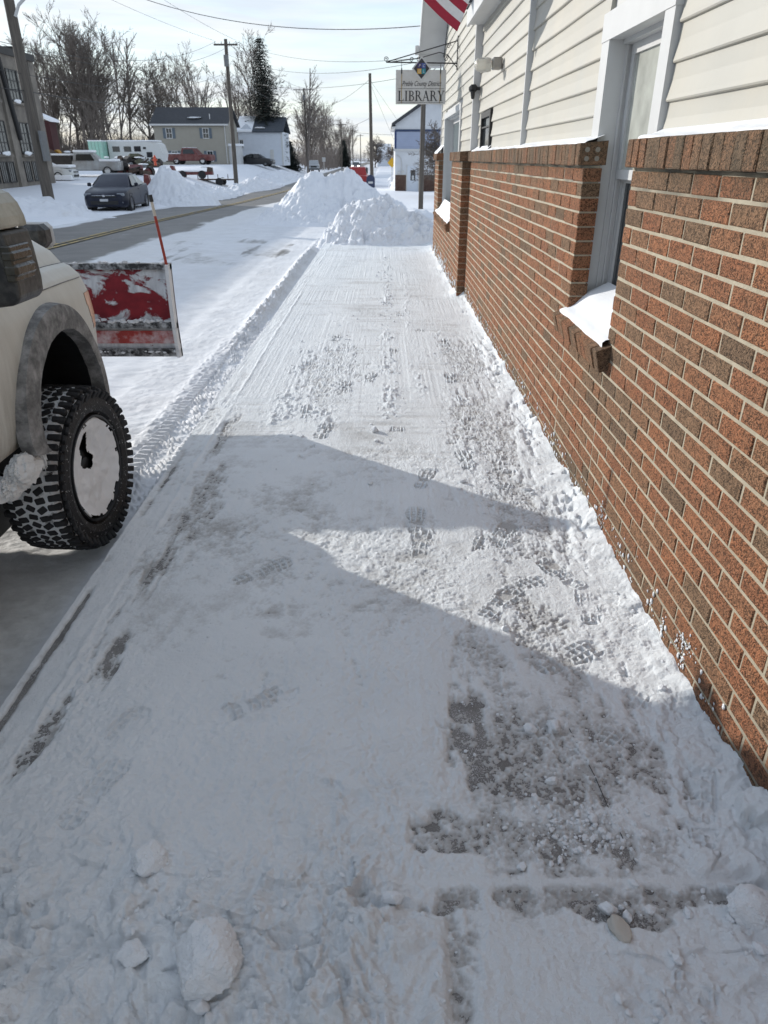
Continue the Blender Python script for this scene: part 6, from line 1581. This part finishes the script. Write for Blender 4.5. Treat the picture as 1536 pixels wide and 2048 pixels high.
tree('s2', 'bare tree at the right of the left clump', -32.0, 108, .98, 5.3)
tree('u1', 'slim bare tree leaning out over the barn', -31.0, 116, .86, 2.2)
tree('s1', 'wide bare tree rising behind the red shed', -45.0, 116, 1.18, 4.4)
tree('u1', 'bare tree filling the middle of the left clump', -40.2, 109, 1.15, 5.6)
tree('s2', 'bare tree right of the tallest trunk, behind', -33.6, 121, 1.15, .2)
tree('u2', 'small bare tree low in front of the left clump', -44.0, 98, .62, 5.0)
tree('s2', 'low bare tree behind the camper', -34.0, 97, .66, 1.2)
tree('u2', 'broad bare tree behind the beige house, left', -30.6, 134, 1.10, 2.5, 'bark_far')
tree('u1', 'bare tree behind the beige house, right', -26.0, 140, .95, 5.9, 'bark_far')
tree('s1', 'pale bare tree between house and crossarm pole', -23.5, 150, .80, 3.9, 'bark_far')
tree('u1', 'bare forked tree left of the spruce', -20.5, 130, 1.15, .5, 'bark_far', 1.05)
tree('s2', 'bare tree touching the left side of the spruce', -18.4, 126, 1.02, 3.5, 'bark_far')
tree('t1', 'tall narrow bare tree right of the spruce', -11.85, 121, 1.03, 2.0, 'bark_far')
tree('u1', 'thin bare tree between spruce and crossarm pole', -13.2, 138, .85, 4.0, 'bark_far')
for i, (x, y, s, k, l) in enumerate(((-16.0, 165, .80, 'u2', 'brown tree mass nearest the narrow tree'), (-13.6, 176, .86, 'u1', 'brown tree above the silver vehicle'), (-12.0, 190, .80, 'u2', 'brown roadside tree, third before the road end'), (-11.5, 215, .78, 'u1', 'brown roadside tree, second before the road end'), (-11.6, 250, .80, 'u2', 'last small brown roadside tree on the left'))):
    tree(k, l, x, y, s, i * 1.3, 'bark_far')
tree('r1', 'round dense bare tree at the road end on the right', -2.3, 196, .98, .4, 'bark_far', 1.0)
tree('r2', 'small round bare tree beyond the blue and white building', 2.4, 190, .75, 2.0, 'bark_far')
tree('r2', 'twiggy bare tree spreading in front of the blue wall', 3.9, 46.0, .66, 1.0, 'bark', .9)
# spruce: drooping whorls of needle sprays
def spruce(label, x, y, H, W, seed, name='spruce_tree'):
    z = gz(x, y) - .3; q = random.Random(seed); root = thing(name, label, 'tree', (x, y, z))
    m_ = MB(); m_.tube((x, y, z), (x, y, z + H * .97), .25, .03, n=8); m_.build('trunk', M['bark'], root, True)
    V_, F_ = [], []; nw = 46
    for w in range(nw):
        t = w / nw; zz = H * (.07 + .92 * t); rad = W * .92 * (1 - t) ** .68 * q.uniform(.75, 1.12) + .12; nbr = int(8 + 7 * (1 - t)); a0 = q.uniform(0, 6)
        for b in range(nbr):
            a = a0 + 2 * math.pi * b / nbr + q.uniform(-.2, .2); L = rad * q.uniform(.65, 1.15); st = max(3, int(L / .22))
            for k in range(st):
                u = (k + 1) / st; dr = .10 * L * u - .32 * L * u * u + (.1 if u > .85 else 0)
                c = Vector((math.cos(a) * L * u, math.sin(a) * L * u, zz + dr))
                for s in range(3):
                    e = Vector((q.gauss(0, .17), q.gauss(0, .17), q.gauss(-.10, .10))); d2 = Vector((math.cos(a + q.gauss(0, .8)), math.sin(a + q.gauss(0, .8)), -.35)) * q.uniform(.25, .55); sd = d2.cross(Vector((0, 0, 1))).normalized() * q.uniform(.06, .14)
                    k0 = len(V_); p = c + e * .7; V_ += [tuple(p - sd), tuple(p + sd), tuple(p + d2)]; F_.append((k0, k0 + 1, k0 + 2))
    me = bpy.data.meshes.new('crown'); me.from_pydata(V_, [], F_); o = link_mesh('crown', me, M['needle'], root)
spruce('tall dark green spruce behind the white house', -17.0, 114, 16.2, 3.9, 4)
spruce('small dark evergreen at the end of the roadside trees', -10.6, 205, 6.6, 2.4, 6, 'evergreen_tree')
spruce('low dark evergreen between white house and roadside', -15.0, 124, 4.2, 1.8, 7, 'evergreen_tree')
# brush below the left trees
def brush(name, label, x0, x1, y0, y1, hh, n, seed, mat):
    q = random.Random(seed); V_, F_ = [], []
    for i in range(n):
        x, y = q.uniform(x0, x1), q.uniform(y0, y1); p = Vector((x, y, gz(x, y) - .2)); d = Vector((q.gauss(0, .16), q.gauss(0, .16), 1)).normalized(); L = hh * q.uniform(.35, 1.0)
        for s in range(3):
            p2 = p + d * L / 3; r0, r1 = .045 * (1 - s / 3.2), .045 * (1 - (s + 1) / 3.2); u = d.orthogonal().normalized(); w = d.cross(u); k = len(V_)
            for pp, r in ((p, r0), (p2, r1)):
                for a in (0, 2.09, 4.19): c = pp + (u * math.cos(a) + w * math.sin(a)) * r; V_.append((c.x, c.y, c.z))
            F_ += [(k, k + 1, k + 4, k + 3), (k + 1, k + 2, k + 5, k + 4), (k + 2, k, k + 3, k + 5)]
            p = p2; d = (d + Vector((q.gauss(0, .25), q.gauss(0, .25), .1))).normalized()
    me = bpy.data.meshes.new(name); me.from_pydata(V_, [], F_); o = link_mesh(name, me, M[mat]); tag(o, label, 'brush', kind='stuff')
brush('brush', 'brown tangled brush below the bare trees at left', -58, -29, 104, 128, 5.5, 3600, 3, 'bark')
brush('brush', 'brown roadside brush under the distant trees', -19, -10.8, 150, 260, 6.5, 1500, 4, 'bark_far')
brush('brush', 'far brown tree line closing the horizon', -160, 160, 420, 520, 8.0, 5200, 5, 'bark_far')

# ================================================================== LOOSE SNOW ON THE WALK
chunk_m = snow_mat('snow_chunk', (.78, .805, .83), fine=.6)
tan_m = snow_mat('dirty_ice', (.52, .49, .44), fine=.4)
def chunk(label, x, y, rx, ry, rz_, seed, mat=None, rot=0.0):
    z = walk_z(x, y); m_ = MB(); lump(m_, (0, 0, 0), 1, 1, 1, seed, 5 if rx > .035 else 4, .35)
    co = np.array(m_.v); nn = (fbm(co[:, 0] * 2 + co[:, 2] * 1.3, co[:, 1] * 2 - co[:, 2] * 1.1, 1.4, 5, seed + 900, .62) - .5); n5 = fbm(co[:, 2] * 6 + co[:, 1] * 3, co[:, 0] * 6 - co[:, 1] * 4, 1.5, 3, seed + 950, .6) - .5
    co = co * (1 + .26 * nn + .09 * n5)[:, None] * np.array([rx, ry, rz_]); m_.v = [tuple(p) for p in co]
    o = m_.build('snow_chunk', mat or chunk_m, None, True); o.location = (x, y, z + rz_ * (.38 if rx > .04 else .62)); o.rotation_euler = (0, 0, rot)
    return tag(o, label, 'snow chunk', 'snow chunks on the sidewalk')
chunk('biggest blocky snow chunk near the bottom edge, left of centre', -.40, .955, .088, .078, .068, 11, rot=.4)
chunk('rounded snow chunk in the shade above the biggest one', -.62, 1.235, .058, .045, .040, 12, rot=.8)
chunk('broad snow chunk at the right edge near the wall foot', .905, 1.10, .065, .05, .040, 13)
chunk('rounder of the two white chunks on the dark bare concrete', .565, 1.755, .027, .030, .026, 14)
chunk('longer snow chunk touching left of the round white one', .487, 1.745, .026, .018, .016, 15, rot=-.5)
chunk('lone snow chunk in the middle of the bare dark patch', .512, 1.53, .018, .014, .013, 16)
chunk('small chunk left of the pavement crack, in loose crumbs', .598, 1.395, .014, .016, .014, 17)
chunk('flat oval chunk above the pale pavement joint', .370, 1.245, .015, .013, .009, 18, rot=.9)
chunk('smooth white chunk just below the pale pavement joint', .565, 1.125, .021, .018, .015, 19, rot=-.6)
chunk('tan icy lump below the smooth white chunk', .575, 1.065, .030, .038, .014, 20, tan_m, .3)
chunk('snow chunk at the left end of the pavement joint', .025, 1.130, .026, .020, .018, 21)
chunk('small chunk at the shadow edge, right of centre', .49, 2.295, .020, .016, .015, 22)
chunk('small lit chunk casting a thin shadow on the upper walk', -.065, 4.585, .030, .024, .022, 23)
chunk('grey lump left of the biggest snow chunk', -.585, .985, .036, .030, .018, 24)
chunk('small ball of snow at the bottom edge under the biggest chunk', -.40, .87, .022, .018, .018, 25)
chunk('little lit lump beside the shadow tip', .46, 3.72, .020, .016, .014, 26)
chunk('flat lit crumb near the wall beside the shadow tip', .82, 3.62, .026, .014, .012, 27)
chunk('pale lump inside the blade shadow', -.08, 3.70, .018, .015, .010, 28)
# crumbs too many to count
q = random.Random(31); V_, F_ = [], []
ico = bmesh.new(); bmesh.ops.create_icosphere(ico, subdivisions=1, radius=1.0); iv = [v.co.copy() for v in ico.verts]; ifc = [[v.index for v in f.verts] for f in ico.faces]; ico.free()
def crumb(x, y, r):
    z = walk_z(x, y); k = len(V_); sx, sy, sz = r * q.uniform(.7, 1.4), r * q.uniform(.7, 1.4), r * q.uniform(.5, .9); a = q.uniform(0, 6)
    for v in iv:
        j = q.uniform(.75, 1.2); px_, py_ = v.x * sx * j, v.y * sy * j
        V_.append((x + px_ * math.cos(a) - py_ * math.sin(a), y + px_ * math.sin(a) + py_ * math.cos(a), z + sz * .35 + v.z * sz * j))
    F_.extend([tuple(i + k for i in f) for f in ifc])
for i in range(240): crumb(q.gauss(.56, .10), q.gauss(1.36, .06), q.choice([.0025, .003, .004, .0055, .008]))
for i in range(200): crumb(q.uniform(.25, .85), q.uniform(1.25, 1.95), q.choice([.002, .0025, .003, .004, .006]))
for i in range(110): crumb(q.uniform(-.9, .95), q.uniform(1.9, 3.2), q.choice([.002, .003, .004, .006]))
for i in range(110): crumb(q.gauss(.60, .09), q.uniform(2.6, 7), q.choice([.004, .006, .008, .012]))
for i in range(130): crumb(q.gauss(.03, .07), q.uniform(4.2, 14), q.choice([.005, .008, .012, .016]))
for i in range(90): crumb(q.gauss(-.55, .16), q.uniform(3.6, 9), q.choice([.004, .006, .009, .012]))
for i in range(60): crumb(q.uniform(-1.0, .2), q.uniform(.85, 1.3), q.choice([.003, .004, .006, .009]))
for i in range(50): crumb(q.uniform(.5, 1.02), q.uniform(.85, 1.2), q.choice([.004, .006, .009, .014]))
for i in range(70): crumb(1.03 - abs(q.gauss(0, .06)), q.uniform(1.4, 9.5), q.choice([.004, .006, .009, .014]))
me = bpy.data.meshes.new('snow_crumbs'); me.from_pydata(V_, [], F_); tag(link_mesh('snow_crumbs', me, chunk_m, None, False), 'loose snow crumbs scattered over the sidewalk', 'snow', kind='stuff')
# snow plastered on the foot of the brick wall
V_, F_ = [], []
def splat(y, z, r, x=WX):
    k = len(V_)
    for v in iv: j = q.uniform(.6, 1.3); V_.append((x - .002 + v.x * r * .35, y + v.y * r * j, z + v.z * r * j * 1.2))
    F_.extend([tuple(i + k for i in f) for f in ifc])
for i in range(420): yy = q.uniform(1.6, 9.6); splat(yy, abs(q.gauss(.06, .05)) + .03, q.choice([.003, .004, .006, .010]) * (1 + .04 * yy))
for (yy, zz) in ((2.02, .155), (2.06, .13), (2.0, .10), (1.98, .175), (2.2, .09), (3.05, .12), (3.08, .18), (3.3, .1), (4.4, .09)):
    for i in range(9): [splat(yy + q.gauss(0, .012), zz + q.gauss(0, .022), q.uniform(.002, .006)) for _ in range(2)]
for i in range(160): splat(q.uniform(9.8, 14.5), abs(q.gauss(.1, .08)), q.uniform(.01, .03), FX)
me = bpy.data.meshes.new('wall_snow'); me.from_pydata(V_, [], F_); tag(link_mesh('wall_snow', me, chunk_m, None, True), 'bits of snow stuck to the foot of the brick wall', 'snow', kind='stuff')
# crack across the bare slab: a black strip laid on top in place of a dark gap
m_ = MB(); m_.path([(.617, 1.755, .0035), (.632, 1.66, .004), (.648, 1.555, .0045), (.655, 1.45, .0045), (.668, 1.33, .0035)], .0013, 5); tag(m_.build('pavement_crack', M['black']), kind='structure')
